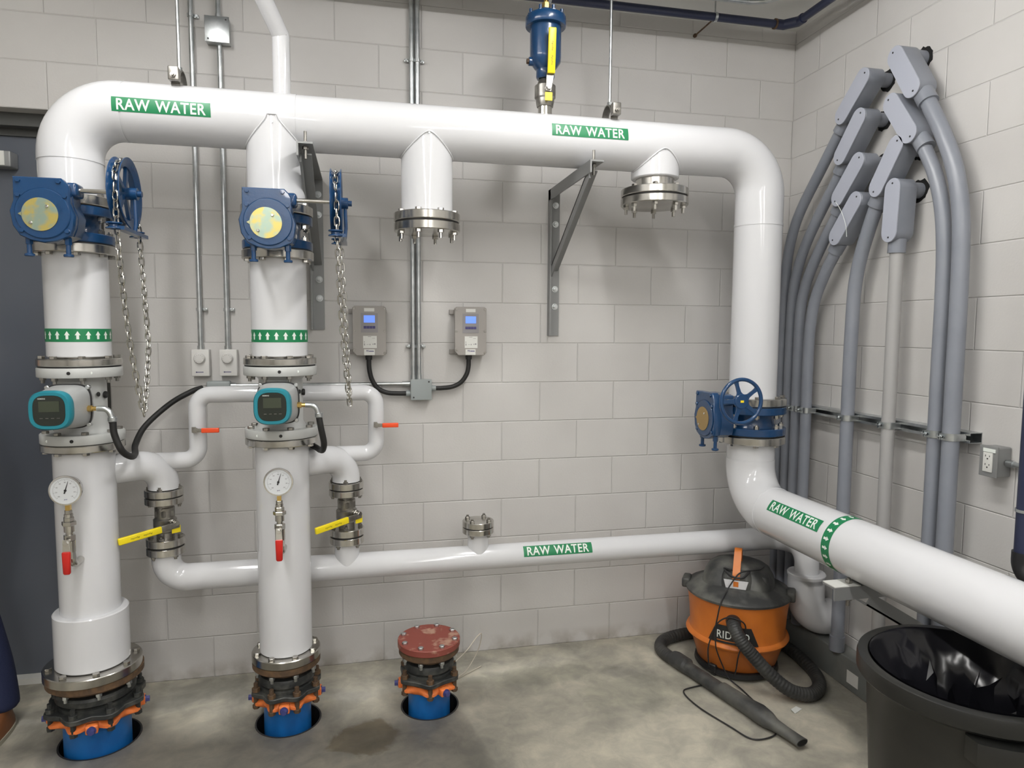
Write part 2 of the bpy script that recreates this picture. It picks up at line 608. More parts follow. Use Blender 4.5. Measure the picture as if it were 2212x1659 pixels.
# ---- wrapped stickers: axis frame gives (along, around) -> point on the cylinder
def wrap_fn(center, along, normal, R, mid):
    """point for (s along axis, t around from the 'normal' direction towards 'up' = along x normal side)"""
    A = Vector(along).normalized()
    Nn = Vector(normal).normalized()
    U = Nn.cross(A) if Nn.cross(A).z > 0 else A.cross(Nn)
    if abs(A.z) > 0.9:
        U = A.cross(Nn)
    C = Vector(center)
    def f(s_, t_, lift=0.0):
        a = mid + t_ / R
        return C + A * s_ + (R + lift) * (cos(a) * Nn + sin(a) * U)
    return f
def sticker_patch(fn, w_, h_, lift, n=12):
    mb = MB()
    vs = []
    for i in range(n + 1):
        for s_ in (-w_ / 2, w_ / 2):
            vs.append(fn(s_, -h_ / 2 + h_ * i / n, lift))
    fs = [(2 * i, 2 * i + 1, 2 * i + 3, 2 * i + 2) for i in range(n)]
    mb._add(vs, fs)
    return mb
def raw_water(parent, center, along, normal, R, mid, offset, w_=0.345, h_=0.053):
    fn = wrap_fn(center, along, normal, R, mid)
    st = part('pipe_label', sticker_patch(fn, w_, h_, 0.0007), M['green'], parent, offset=offset)
    vs, fs = text_mesh('RAW WATER', w_ * 0.90, h_ * 0.78, 0.018, 6)
    mb = MB()
    mb._add([fn(v.x, v.y, 0.0014) for v in vs], fs)
    part('lettering', mb, M['whitev'], st, offset=offset)
    st['label'] = 'green sticker reading RAW WATER'
    return st
def arrow_band(parent, center, along, normal, R, offset, width=0.05, n=18, flip=1):
    """ring round the pipe with white arrows pointing along 'along'"""
    fn = wrap_fn(center, along, normal, R, 0)
    mb = MB()
    k = 64
    vs = []
    for i in range(k):
        t = 2 * pi * R * i / k
        for s_ in (-width / 2, width / 2):
            vs.append(fn(s_, t, 0.0007))
    mb._add(vs, [(2 * i, 2 * i + 1, (2 * i + 3) % (2 * k), (2 * i + 2) % (2 * k)) for i in range(k)])
    bd = part('flow_arrow_band', mb, M['green'], parent, offset=offset)
    ar = MB()
    for i in range(n):
        t0 = 2 * pi * R * i / n
        L = width * 0.30 * flip
        ws, wh = 0.0045, 0.0095
        pts = [(-L, -ws), (-L, ws), (0, ws), (0, wh), (L * 1.05, 0), (0, -wh), (0, -ws)]
        ar._add([fn(a, t0 + b, 0.0014) for a, b in pts], [(0, 1, 2, 6), (3, 4, 5)])
    part('arrow_marks', ar, M['whitev'], bd, offset=offset)
    return bd

# ================================================================== ROOM
H = 3.32
X0, Y0 = -6.4, -12.0
JX = -3.4548            # right jamb of the door opening
DX = -5.29
mb = MB()
mb.box(JX, 0.2, 0, 0.2, -0.05, H)
mb.box(DX, JX, 0, 0.2, 2.6416, H)
mb.box(X0 - 0.2, DX, 0, 0.2, -0.05, H)
struct('wall_back', mb, M['wallb'])
struct('wall_right', MB().box(0, 0.2, Y0 - 0.2, 0, -0.05, H), M['wallr'])
struct('wall_left', MB().box(X0 - 0.2, X0, Y0 - 0.2, 0, -0.05, H), M['wallr'])
struct('wall_front', MB().box(X0, 0, Y0 - 0.2, Y0, -0.05, H), M['wallb'])
struct('ceiling', MB().box(X0 - 0.2, 0.2, Y0 - 0.2, 0.2, H, H + 0.1), M['ceil'])

# caulked control joint in line with the door jamb
struct('trim_1', MB().box(JX - 0.004, JX + 0.004, -0.0012, 0.0, 2.6416, H, bev=0.0005), M['wallb'])

# floor slab with round pipe penetrations
HOLES = [(-3.402, -0.434, 0.153), (-2.657, -0.452, 0.138), (-2.045, -0.457, 0.131)]
fl = struct('floor', MB().box(X0 - 0.2, 0.2, Y0 - 0.2, 0.24, -0.25, 0.0), M['floor'])
cut = MB()
for hx, hy, hr in HOLES:
    cut.cyl(hr, -0.23, 0.1, 48, Matrix.Translation((hx, hy, 0)))
cme = cut.mesh('cut', M['dark'])
co = bpy.data.objects.new('cut', cme)
COL.objects.link(co)
bo = fl.modifiers.new('b', 'BOOLEAN')
bo.object = co
bo.operation = 'DIFFERENCE'
bo.solver = 'EXACT'
bpy.context.view_layer.update()
nm = bpy.data.meshes.new_from_object(fl.evaluated_get(bpy.context.evaluated_depsgraph_get()))
fl.modifiers.clear()
fl.data = nm
nm.materials.clear()
nm.materials.append(M['floor'])
bpy.data.objects.remove(co)

# door
dr = struct('door_1', MB().box(DX + 0.05, JX - 0.05, 0.150, 0.195, 0.03, 2.555), M['door'])
mb = MB()
mb.box(DX, JX, 0.075, 0.20, 2.585, 2.6416)
mb.box(DX, JX, 0.135, 0.20, 2.555, 2.585)
mb.box(JX - 0.05, JX, 0.075, 0.20, 0, 2.5855)
mb.box(DX, DX + 0.05, 0.075, 0.20, 0, 2.5855)
part('door_frame', mb, M['frame'], dr)
part('threshold', MB().box(DX + 0.05, JX - 0.05, 0.10, 0.2, 0.0, 0.029), M['paper'], dr)
mb = MB().box(-4.20, -3.845, 0.075, 0.149, 2.405, 2.475, bev=0.006)
cl = part('door_closer', mb, M['steelp'], dr)
part('closer_plate', MB().box(-4.19, -3.868, 0.071, 0.0755, 2.410, 2.472), M['paper'], cl)
part('hinge_pivot', MB().cyl(0.02, 2.50, 2.53, 16, Matrix.Translation((-4.0, 0.11, 0))), M['steelp'], dr)

# painted curb along the foot of the right wall
mb = MB().box(-0.092, -0.0005, -3.2, -0.0005, 0.0, 0.152, bev=0.006)
cb = single('concrete_curb', mb, M['curb'], 'long dark grey painted curb running along the foot of the right wall', 'curb', origin=(-0.046, -1.6, 0))
pl = MB().box(-0.0935, -0.0921, -0.80, -0.725, 0.035, 0.095)
part('paper_label', pl, M['paper'], cb, offset=(-0.046, -1.6, 0), label='small pale label stuck on the face of the curb')

# lamps
LL = ['left', 'right']
LR_ = ['nearest the back wall', 'second from the back wall', 'third from the back wall', 'fourth from the back wall', 'farthest from the back wall']
for i, (fx, fy, fl_) in enumerate(FIX):
    t = thing('ceiling_light', 'long strip ceiling light in the %s row, %s' % (LL[i % 2], LR_[i // 2]), 'light', (fx, fy, 3.235), 0, 'ceiling strip lights')
    part('housing', MB().box(-0.07, 0.07, -fl_ / 2 - 0.02, fl_ / 2 + 0.02, 0.03, H - 3.2355), M['lampbody'], t)
    df = MB()
    df.prism([(0.062 * cos(pi + pi * k / 12), 0.048 * sin(pi + pi * k / 12)) for k in range(13)], -fl_ / 2, fl_ / 2, Matrix(((1, 0, 0, 0), (0, 0, 1, 0), (0, 1, 0, 0.029), (0, 0, 0, 1))))
    part('diffuser', df, M['lamp'], t)

# ================================================================== SHARED HARDWARE MESHES
def nut_bolt(r=0.013, up=0.010, down=0.05, name='bolt', m='ss'):
    """hex head above z=0, shank below, second nut"""
    b = MB()
    b.hexn(r, 0.0, up)
    return b.mesh(name, M[m])
def bolt_pair(top, bot, r=0.012, hh=0.010, tail=0.012, m='ss'):
    """bolt clamping from z=bot to z=top: head above, nut and thread end below"""
    b = MB()
    b.hexn(r, top, top + hh)
    b.cyl(r * 0.55, bot - hh - tail, top, 10)
    b.hexn(r, bot - hh * 1.2, bot)
    return b.mesh('bolt', M[m])
def flange_mb(R, ri, z0, z1, bev=0.003):
    b = MB()
    b.lathe([(ri, z0), (R - bev, z0), (R, z0 + bev), (R, z1 - bev), (R - bev, z1), (ri, z1)], 56, closed=True)
    return b
def flange(parent, R, ri, z0, z1, m='ss', name='flange', loc=None):
    return part(name, flange_mb(R, ri, z0, z1), M[m], parent, loc=loc)

A22 = pi / 8
# ================================================================== OVERHEAD HEADER
HX, HY, HZ = -1.9, -0.45, 2.527
ho = (HX, HY, HZ)
hd = thing('header_pipe', 'large white jacketed overhead header pipe running across the back wall between two elbows', 'pipe', ho)
X1, X2, X3, X4, X5 = -3.41, -2.66, -2.048, -1.005, -0.470
path = fillet([(X1, HY, 2.19), (X1, HY, HZ), (X5, HY, HZ), (X5, HY, 1.375)], 0.19, 14)
part('pipe_jacket', MB().tube(path, 0.1105, 48), M['pvc'], hd, offset=ho)
for a, b_ in (((X1, HY, HZ - 0.205), (X1 + 0.205, HY, HZ)), ((X5 - 0.185, HY, HZ), (X5, HY, HZ - 0.205))):
    c = (X1, HY, HZ) if a[0] == X1 else (X5, HY, HZ)
    part('elbow_cover', MB().tube(fillet([a, c, b_], 0.185, 16), 0.1125, 48), M['pvc'], hd, offset=ho)
# wide sleeve over the left part of the header
part('elbow_cover', MB().cyl(0.1125, 0, 0.625, 48, Matrix.Translation((X1 + 0.212, HY, HZ)) @ AX['x']), M['pvc'], hd, offset=ho)
part('pipe_seam', MB().cyl(0.1122, 0, 0.012, 48, Matrix.Translation((X5, HY, 2.19))), M['pvc'], hd, offset=ho)
def branch(x, zb, R=0.113):
    q = MB()
    q.lathe([(R, 0.0), (R, zb - HZ + 0.004), (R - 0.004, zb - HZ), (0, zb - HZ)], 48)
    o = part('branch_jacket', q, M['pvc'], hd, loc=(x - HX, 0, 0))
    # edge of the saddle cover: intersection line of the two jackets
    sd = MB()
    pts = []
    Rh = 0.1125
    for i in range(41):
        a = -pi + pi * i / 40
        px, py = (R + 0.001) * cos(a), (R + 0.001) * sin(a)
        py_ = max(min(py, Rh), -Rh)
        zz = -math.sqrt(max(Rh * Rh - py_ * py_, 0)) if abs(py_) < Rh else 0
        pts.append((px, py - 0.001, zz))
    sd.tube(pts, 0.0035, 6)
    part('saddle_edge', sd, M['pvc'], o)
    part('rivet', MB().cyl(0.004, 0, 0.004, 12, Matrix.Translation((0, -R, -0.03)) @ AX['-y']), M['zinc'], o)
    return o
branch(X2, 2.19)
branch(X3, 2.187, 0.109)
branch(X4, 2.385, 0.108)
part('pipe_neck', MB().cyl(0.088, 2.335 - HZ, 2.40 - HZ, 40), M['ss'], hd, loc=(X4 - HX, 0, 0))
def plain_flange_with_heads(parent, x, y, z0, z1, R, bc, heads_up=True, n=8, ro=(0, 0, 0), m='ss', name='flange'):
    f = part(name, flange_mb(R, 0.05, 0, z1 - z0), M[m], parent, loc=(x - ro[0], y - ro[1], z0 - ro[2]))
    hm = MB().hexn(0.0135, 0, 0.011).mesh('bolt', M[m])
    zz = (z1 - z0) if heads_up else -0.011
    repeat(hm, 'bolt', f, [(p[0], p[1], zz) for p in polar(bc, n, A22)])
    return f
plain_flange_with_heads(hd, X1, HY, 2.154, 2.190, 0.141, 0.122, True, ro=ho)
plain_flange_with_heads(hd, X2, HY, 2.154, 2.190, 0.141, 0.122, True, ro=ho)
plain_flange_with_heads(hd, X5, HY, 1.340, 1.376, 0.158, 0.138, True, ro=ho)
def blind_pair(parent, x, zt, R, bc, ro, t=0.036, n=8, r0_=0.0):
    """flange + blind plate with through bolts hanging below"""
    f = part('flange', flange_mb(R, 0.05, -t, 0), M['ss'], parent, loc=(x - ro[0], HY - ro[1], zt - ro[2]))
    part('gasket', MB().cyl(R - 0.006, -t - 0.006, -t, 48), M['rubber'], f)
    bl = part('blind_flange', MB().cyl(R, -2 * t - 0.006, -t - 0.006, 56, bev=0.003), M['ss'], parent, loc=(x - ro[0], HY - ro[1], zt - ro[2]))
    bm_ = bolt_pair(0, -2 * t - 0.006, 0.0135, 0.011, 0.024)
    repeat(bm_, 'bolt', f, polar(bc, n, A22 + r0_))
blind_pair(hd, X3, 2.186, 0.141, 0.120, ho)
blind_pair(hd, X4, 2.339, 0.153, 0.128, ho, 0.034)
raw_water(hd, (-3.0545, HY, HZ), (1, 0, 0), (0, -1, 0), 0.1126, radians(-1.2), ho)
raw_water(hd, (-1.354, HY, HZ), (1, 0, 0), (0, -1, 0), 0.1106, radians(10.5), ho)

# ================================================================== BUTTERFLY VALVES
def butterfly(name_label, loc, rotz, hand=False, k=1.0):
    t = thing('butterfly_valve', name_label, 'valve', loc, rotz, None)
    b = MB()
    Rf = 0.138 * k
    for s_ in (-1, 1):
        z0, z1 = sorted((s_ * 0.033, s_ * 0.068))
        b._add(*(lambda q: (q.v, q.f))(flange_mb(Rf, 0.06, z0, z1)))
    b.lathe([(0.06, -0.034), (0.098 * k, -0.034), (0.090 * k, -0.015), (0.090 * k, 0.015), (0.098 * k, 0.034), (0.06, 0.034)], 40)
    b.cyl(0.040, 0, 0.15 * k, 24, AX['-y'])
    b.prism([(-0.055, -0.045), (0.055, -0.045), (0.055, 0.045), (-0.055, 0.045)], 0.118 * k, 0.150 * k, AX['-y'], bev=0.004)
    body = part('valve_body', b, M['bluep'], t)
    for s_ in (-1, 1):
        z0, z1 = sorted((s_ * 0.068, s_ * 0.0725))
        part('gasket', MB().ring(Rf - 0.004, 0.06, z0, z1, 48), M['rubber'], t)
    st = MB()
    st.cyl(0.0065, 0.012, 0.036, 10)
    st.hexn(0.0125, 0.016, 0.033)
    stm = st.mesh('bolt', M['ss'])
    st2 = MB()
    st2.cyl(0.0065, -0.036, -0.012, 10)
    st2.hexn(0.0125, -0.034, -0.018)
    stm2 = st2.mesh('bolt', M['ss'])
    locs = [p for p in polar(0.119 * k, 8, A22) if not (abs(p[0]) < 0.05 and p[1] < 0)]
    repeat(stm, 'bolt', body, locs)
    repeat(stm2, 'bolt', body, locs)
    # gear operator on the -y side
    poly = [(-0.085, 0.129), (0.066, 0.129), (0.082, 0.113), (0.090, 0.098), (0.090, 0.045), (0.106, 0.0), (0.100, -0.045), (0.090, -0.072), (0.045, -0.092), (0.005, -0.097), (-0.035, -0.090), (-0.070, -0.074), (-0.091, -0.04), (-0.099, 0.010), (-0.086, 0.048)]
    poly = [(x - 0.011, y + 0.006) for x, y in poly]
    g = MB()
    g.prism(poly, 0.212, 0.250, AX['-y'], bev=0.005)
    g.prism([(x * 0.96 + 0.004, y * 0.95) for x, y in poly], 0.150, 0.214, AX['-y'])
    g.cyl(0.060, 0.14, 0.16, 30, AX['-y'])
    g.box(-0.06, 0.096, -0.222, -0.150, 0.078, 0.128, bev=0.012)
    g.cyl(0.088, 0.2495, 0.2545, 40, Matrix.Translation((-0.005, 0, 0.010)) @ AX['-y'], bev=0.003)
    gb = part('gear_box', g, M['bluep'], t)
    cm = MB().hexn(0.0085, 0, 0.006, AX['-y']).mesh('bolt', M['bluep'])
    repeat(cm, 'bolt', gb, [(x, -0.250, z) for x, z in ((-0.078, 0.122), (0.048, 0.122), (-0.080, 0.072), (0.066, 0.072), (-0.072, -0.050), (0.070, -0.050))])
    sb = MB()
    sb.cyl(0.012, -0.095, -0.070, 6)
    sb.cyl(0.0085, -0.128, -0.090, 14)
    sb.cyl(0.0165, -0.138, -0.128, 14, bev=0.002)
    sm = sb.mesh('stop_bolt', M['bluep'])
    repeat(sm, 'stop_bolt', gb, [(-0.062, -0.226, 0), (0.062, -0.226, 0)])
    dk = MB()
    dk.cyl(0.0575, 0, 0.0025, 40, Matrix.Translation((-0.012, -0.2548, 0.006)) @ AX['-y'])
    dk.prism([(0, 0.008), (-0.012, 0), (0, -0.008)], 0, 0.0025, Matrix.Translation((-0.068, -0.2548, 0.006)) @ AX['-y'])
    d = part('indicator_plate', dk, M['bronze' if hand else 'gold'], t, label='yellowish round position plate')
    scm = MB().cyl(0.0055, 0, 0.006, 12, AX['-y'], bev=0.0015).mesh('screw', M['chrome'])
    repeat(scm, 'screw', d, [(0.012, -0.2573, 0.034), (-0.040, -0.2573, -0.024)])
    for base in (0.35, 2.62):
        tk = MB()
        for i in range(7):
            a = base + (i - 3) * 0.09
            xf = Matrix.Translation((-0.012, -0.2545, 0.006)) @ AX['-y'] @ Matrix.Rotation(a, 4, 'Z')
            tk.box(0.062, 0.072, -0.0008, 0.0008, 0, 0.001, xf=xf)
        part('scale_marks', tk, M['bluep'], gb)
    # shaft + wheel on the +x side
    sy, sz = -0.195, 0.103
    xe = 0.27 if hand else 0.262
    part('drive_shaft', MB().cyl(0.0085, 0.06, xe - 0.02, 16, Matrix.Translation((0, sy, sz)) @ AX['x']), M['ss'], t)
    if hand:
        wx = 0.245
        W = Matrix.Translation((wx, sy - 0.012, sz + 0.012)) @ AX['x']
        wh = MB()
        Rw = 0.098
        wh.tube([(Rw * cos(2 * pi * i / 48), Rw * sin(2 * pi * i / 48), 0) for i in range(49)], 0.0088, 12, cap=False, xf=W)
        wh.cyl(0.034, -0.012, 0.008, 30, W, bev=0.003)
        wh.cyl(0.018, -0.03, -0.008, 20, W)
        for i in range(5):
            a = pi / 2 + 2 * pi * i / 5 + pi
            wf = W @ Matrix.Rotation(a, 4, 'Z')
            vs, fs = [], []
            for r_, hw in ((0.028, 0.017), (0.042, 0.0095), (0.07, 0.008), (0.086, 0.0095), (0.096, 0.018)):
                vs += [(r_, -hw, -0.004), (r_, hw, -0.004), (r_, hw, 0.003), (r_, -hw, 0.003)]
            for l in range(4):
                for q in range(4):
                    fs.append((l * 4 + q, l * 4 + (q + 1) % 4, (l + 1) * 4 + (q + 1) % 4, (l + 1) * 4 + q))
            wh._add(vs, fs, wf)
        hw_ = part('hand_wheel', wh, M['bluep'], t)
        part('wheel_mark', MB().box(-0.005, 0.005, -0.008, 0.008, 0.008, 0.009, xf=W), M['yellow'], hw_)
    else:
        wx = 0.243
        W = Matrix.Translation((wx, sy, sz - 0.003)) @ AX['x']
        wh = MB()
        R = 0.128
        hw2 = 0.021
        wh.lathe([(R, -hw2), (R, -hw2 + 0.003), (R - 0.022, -0.004), (R - 0.022, 0.004), (R, hw2 - 0.003), (R, hw2), (R - 0.004, hw2), (R - 0.032, 0.010), (R - 0.032, -0.010), (R - 0.004, -hw2)], 56, W, closed=True)
        wh.cyl(0.022, -0.026, 0.044, 20, W, bev=0.002)
        wh.cyl(0.011, 0.044, 0.058, 16, W)
        for i in range(5):
            wf = W @ Matrix.Rotation(2 * pi * i / 5 + 0.4, 4, 'Z')
            wh.box(0.015, R - 0.030, -0.009, 0.009, -0.006, 0.006, xf=wf)
        hw_ = part('chain_wheel', wh, M['bluep'], t)
        gd = MB()
        gd.tube([(wx + 0.032, sy, sz), (wx + 0.034, sy, sz - 0.10), (wx + 0.03, sy, sz - 0.140)], 0.007, 8)
        gd.box(wx + 0.008, wx + 0.036, sy - 0.135, sy + 0.135, sz - 0.150, sz - 0.137)
        for s_ in (-1, 1):
            gx = Matrix.Translation((wx, sy + s_ * 0.124, sz - 0.137))
            gd.lathe([(0.013, -0.010), (0.027, -0.010), (0.027, -0.006), (0.017, -0.002), (0.017, 0.004), (0.027, 0.008), (0.027, 0.012), (0.013, 0.012)], 24, gx, closed=True)
        part('chain_guide', gd, M['bluep'], t)
    return t
ZV = 2.082
butterfly('blue butterfly valve with chain wheel on the leftmost white riser', (X1, HY, ZV), 0)
butterfly('blue butterfly valve with chain wheel on the second white riser from the left', (X2, HY, ZV), 0)
butterfly('blue butterfly valve with spoked handwheel on the right-hand white drop pipe', (X5, HY, 1.267), -pi / 2, True, 1.14)

# chains
def chain(label, cx, cy, cz, R, ytop, zbot, seed, group):
    """endless chain over a wheel whose axis runs along x"""
    rnd = random.Random(seed)
    pts = []
    yf, yb = cy - R, cy + R
    zt = cz
    L = zt - zbot
    n = 60
    # front strand down
    for i in range(n + 1):
        f = i / n
        pts.append(Vector((cx + 0.004 + 0.036 * f * f, yf + (0.10) * f ** 2.2, zt - L * f)))
    for i in range(1, n + 1):
        f = i / n
        pts.append(Vector((cx + 0.040 - 0.036 * f, yf + 0.10 + (yb - yf - 0.10) * min(1, f * 3.2) ** 0.8, zbot + L * f)))
    for i in range(1, 24):
        a = pi * i / 24
        pts.append(Vector((cx, cy + R * cos(a), cz + R * sin(a))))
    # resample at link pitch
    tot = [0]
    for a, b in zip(pts[:-1], pts[1:]):
        tot.append(tot[-1] + (b - a).length)
    pitch = 0.0290
    N = int(tot[-1] / pitch)
    mb = MB()
    j = 0
    for k in range(N):
        s_ = k * tot[-1] / N
        while j < len(tot) - 2 and tot[j + 1] < s_: j += 1
        f = (s_ - tot[j]) / (tot[j + 1] - tot[j])
        p = pts[j].lerp(pts[j + 1], f)
        d = (pts[j + 1] - pts[j]).normalized()
        side = Vector((1, 0, 0))
        oth = d.cross(side).normalized()
        ang = (0 if k % 2 else pi / 2) + 0.30 * sin(s_ * 3.1 + seed) + rnd.uniform(-0.08, 0.08)
        u = cos(ang) * side + sin(ang) * oth
        ll, ww, r = 0.0090, 0.0092, 0.0031
        path_ = []
        for q in range(13):
            t = 2 * pi * q / 12
            c_, s2 = cos(t), sin(t)
            path_.append(p + u * (ww * c_) + d * (ww * s2 + (ll if s2 > 1e-6 else (-ll if s2 < -1e-6 else 0))))
        mb.tube(path_, r, 6, cap=False)
    return single('hand_chain', mb, M['ss'], label, 'chain', 'hand chains hanging from the valve wheels', 60, (cx, cy, cz))
chain('long steel loop of chain hanging from the leftmost valve wheel', X1 + 0.243, HY - 0.195, ZV + 0.10, 0.1145, 0, 1.375, 1, 'c')
chain('long steel loop of chain hanging from the second riser valve wheel, beside the left transmitter', X2 + 0.243, HY - 0.195, ZV + 0.10, 0.1145, 0, 1.40, 2, 'c')

# ================================================================== UPPER RISER SPOOLS
for x, lab in ((X1, 'white riser pipe with green arrow band below the leftmost blue valve'), (X2, 'white riser pipe with green arrow band below the second blue valve')):
    o = (x, HY, 1.546)
    t = thing('riser_pipe', lab, 'pipe', o, 0, 'riser pipes with arrow bands')
    part('pipe_jacket', MB().cyl(0.1105, 1.580, 1.976, 48, bev=0.003), M['pvc'], t, loc=(0, 0, -1.546))
    part('pipe_core', MB().cyl(0.085, 1.555, 1.999, 32), M['ssd'], t, loc=(0, 0, -1.546))
    plain_flange_with_heads(t, x, HY, 1.974, 2.0095, 0.141, 0.122, False, ro=o)
    plain_flange_with_heads(t, x, HY, 1.546, 1.574, 0.145, 0.126, True, ro=o)
    arrow_band(t, (x, HY, 1.664), (0, 0, 1), (0, -1, 0), 0.1105, o, 0.05, 20)

# ================================================================== FLOW METERS
def flowmeter(label, x):
    t = thing('flow_meter', label, 'flow meter', (x, HY, 1.395), 0, 'flow meters on the risers')
    b = MB()
    b.lathe([(0.05, 0.108), (0.1435, 0.108), (0.1455, 0.111), (0.1455, 0.142), (0.1435, 0.145), (0.05, 0.145)], 56, closed=True)
    b.lathe([(0.05, -0.148), (0.1435, -0.148), (0.1455, -0.145), (0.1455, -0.114), (0.1435, -0.111), (0.05, -0.111)], 56, closed=True)
    b.lathe([(0.05, -0.112), (0.100, -0.112), (0.095, -0.10), (0.0875, -0.085), (0.0875, 0.09), (0.095, 0.10), (0.100, 0.109), (0.05, 0.109)], 48)
    body = part('meter_body', b, M['grayp'], t)
    part('gasket', MB().ring(0.140, 0.05, 0.1452, 0.1508, 48), M['rubber'], t)
    part('gasket', MB().ring(0.140, 0.05, -0.1508, -0.1482, 48), M['rubber'], t)
    up = MB()
    up.hexn(0.0125, -0.012, 0)
    up.cyl(0.007, -0.024, -0.01, 10)
    repeat(up.mesh('bolt', M['ssd']), 'bolt', body, polar(0.124, 8, A22, 0.108))
    hd_ = MB().hexn(0.0135, 0, 0.011).mesh('bolt', M['ssd'])
    repeat(hd_, 'bolt', body, polar(0.124, 8, A22, -0.111))
    pl_ = MB().cyl(0.0065, 0, 0.0015, 16, AX['-y']).mesh('hole_plug', M['rubber'])
    o = repeat(pl_, 'hole_plug', body, [(0.012, -0.1448, 0.127), (0.012, -0.1448, -0.130)])
    pw = MB().cyl(0.005, 0, 0.0015, 16, AX['-y']).mesh('hole_plug', M['whitev'])
    repeat(pw, 'hole_plug', body, [(0.080, -0.1205, 0.127), (-0.080, -0.1205, -0.130)])
    # transmitter head: lofted along -y
    h = MB()
    A = Matrix.Translation((0, 0, 0.004)) @ AX['-y']
    h.cyl(0.030, 0.07, 0.13, 24, A)
    h.loft([(0.006, 0.0, 0.118, 0.070, 0.074, 3.2), (0.006, 0.0, 0.124, 0.079, 0.082, 3.6), (0.006, 0, 0.140, 0.080, 0.083, 3.8), (0.005, 0, 0.144, 0.077, 0.080, 3.8),
            (0.004, 0, 0.172, 0.076, 0.079, 3.4), (0.003, 0, 0.225, 0.072, 0.074, 3.0), (0.0, 0, 0.258, 0.068, 0.069, 2.9)], 56, A)
    head = part('transmitter_head', h, M['tgrey'], t, label='grey rounded display housing')
    part('seal_ring', MB().loft([(0.0055, 0, 0.1395, 0.0812, 0.0842, 3.8), (0.0055, 0, 0.1455, 0.0812, 0.0842, 3.8)], 56, A), M['black'], head)
    scm = MB().cyl(0.008, 0, 0.022, 12, AX['-y'], bev=0.002).mesh('screw', M['zinc'])
    repeat(scm, 'screw', head, [(sx * 0.068 + 0.006, -0.128, sz * 0.071 + 0.004) for sx in (-1, 1) for sz in (-1, 1)])
    bz = MB()
    bz.loft([(0, 0, 0.256, 0.0685, 0.0695, 2.9), (0, 0, 0.262, 0.0695, 0.0705, 3.0), (0, 0, 0.284, 0.068, 0.069, 3.0), (0, 0, 0.290, 0.064, 0.065, 3.0), (0, 0, 0.290, 0.052, 0.0545, 3.2), (0, 0, 0.286, 0.051, 0.0535, 3.2)], 56, A)
    be = part('bezel', bz, M['teal'], t, label='teal bezel around the display')
    sc = part('screen', MB().loft([(0, 0, 0.286, 0.0512, 0.0537, 3.2), (0, 0, 0.2905, 0.0512, 0.0537, 3.2)], 48, A), M['screen'], be)
    part('display', MB().box(-0.032, 0.033, -0.2957 + 0.004, -0.2907, -0.004, 0.034, xf=Matrix.Translation((0, 0, 0.004))), M['lcdd'], sc)
    flat_text(sc, 'lettering', 'SIEMENS', 0.024, 0.0042, M['whitev'], Matrix.Translation((-0.022, -0.2911, 0.047)) @ AX['-y'])
    dots = MB()
    for i in range(4):
        dots.box(-0.030 + i * 0.018, -0.020 + i * 0.018, -0.2913, -0.2908, -0.0235, -0.0218)
    part('key_marks', dots, M['ssd'], sc)
    part('paper_label', MB().box(-0.032, 0.026, -0.246, -0.196, 0.0825, 0.0835, xf=Matrix.Translation((0, 0, 0)) @ Matrix.Rotation(0.05, 4, 'X')), M['paper'], head)
    # cable gland on the right
    gl = MB()
    gl.hexn(0.012, 0, 0.02, Matrix.Translation((0.076, -0.165, -0.004)) @ AX['x'])
    gl.cyl(0.0085, 0.0, 0.035, 14, Matrix.Translation((0.08, -0.165, -0.004)) @ AX['x'])
    part('cable_gland', gl, M['brass'], t)
    el = MB()
    el.tube(fillet([(0.110, -0.165, -0.004), (0.150, -0.165, -0.006), (0.162, -0.165, -0.050)], 0.028, 6), 0.0105, 14)
    el.cyl(0.0165, -0.055, -0.036, 14, Matrix.Translation((0.162, -0.165, 0)), bev=0.003)
    part('conduit_elbow', el, M['zinc'], t)
    pg = MB()
    pg.cyl(0.014, 0, 0.012, 16, Matrix.Translation((0.086, -0.02, 0.035)) @ AX['x'], bev=0.003)
    pg.cyl(0.009, 0, 0.010, 16, Matrix.Translation((0.074, -0.055, 0.040)) @ AX['x'], bev=0.003)
    part('plug', pg, M['rubber'], body)
    return t
flowmeter('flow meter with teal display bezel on the leftmost white riser', X1)
flowmeter('flow meter with teal display bezel on the second riser, before the bypass pipe', X2)
fx1 = [(X1 + 0.162, HY - 0.165, 1.342), (-3.245, -0.612, 1.29), (-3.225, -0.60, 1.225), (-3.215, -0.53, 1.190), (-3.235, -0.42, 1.183), (-3.265, -0.31, 1.205), (-3.25, -0.22, 1.27), (-3.17, -0.14, 1.355), (-3.09, -0.09, 1.405), (-3.05, -0.06, 1.418)]
single('flexible_conduit', MB().tube(spline(fx1, 10), 0.0125, 12), M['rubber'], 'black flexible conduit looping down from the leftmost flow meter and back to the wall', 'conduit', 'black flexible conduits', origin=(-3.2, -0.4, 1.18))
fx2 = [(X2 + 0.162, HY - 0.165, 1.342), (-2.492, -0.613, 1.30), (-2.482, -0.595, 1.235), (-2.488, -0.56, 1.200), (-2.502, -0.50, 1.187), (-2.525, -0.43, 1.188), (-2.56, -0.36, 1.192), (-2.62, -0.285, 1.20), (-2.66, -0.18, 1.27), (-2.66, -0.08, 1.38), (-2.66, -0.045, 1.413)]
single('flexible_conduit', MB().tube(spline(fx2, 10), 0.0125, 12), M['rubber'], 'black flexible conduit bending down beside the second flow meter', 'conduit', 'black flexible conduits', origin=(-2.5, -0.4, 1.2))

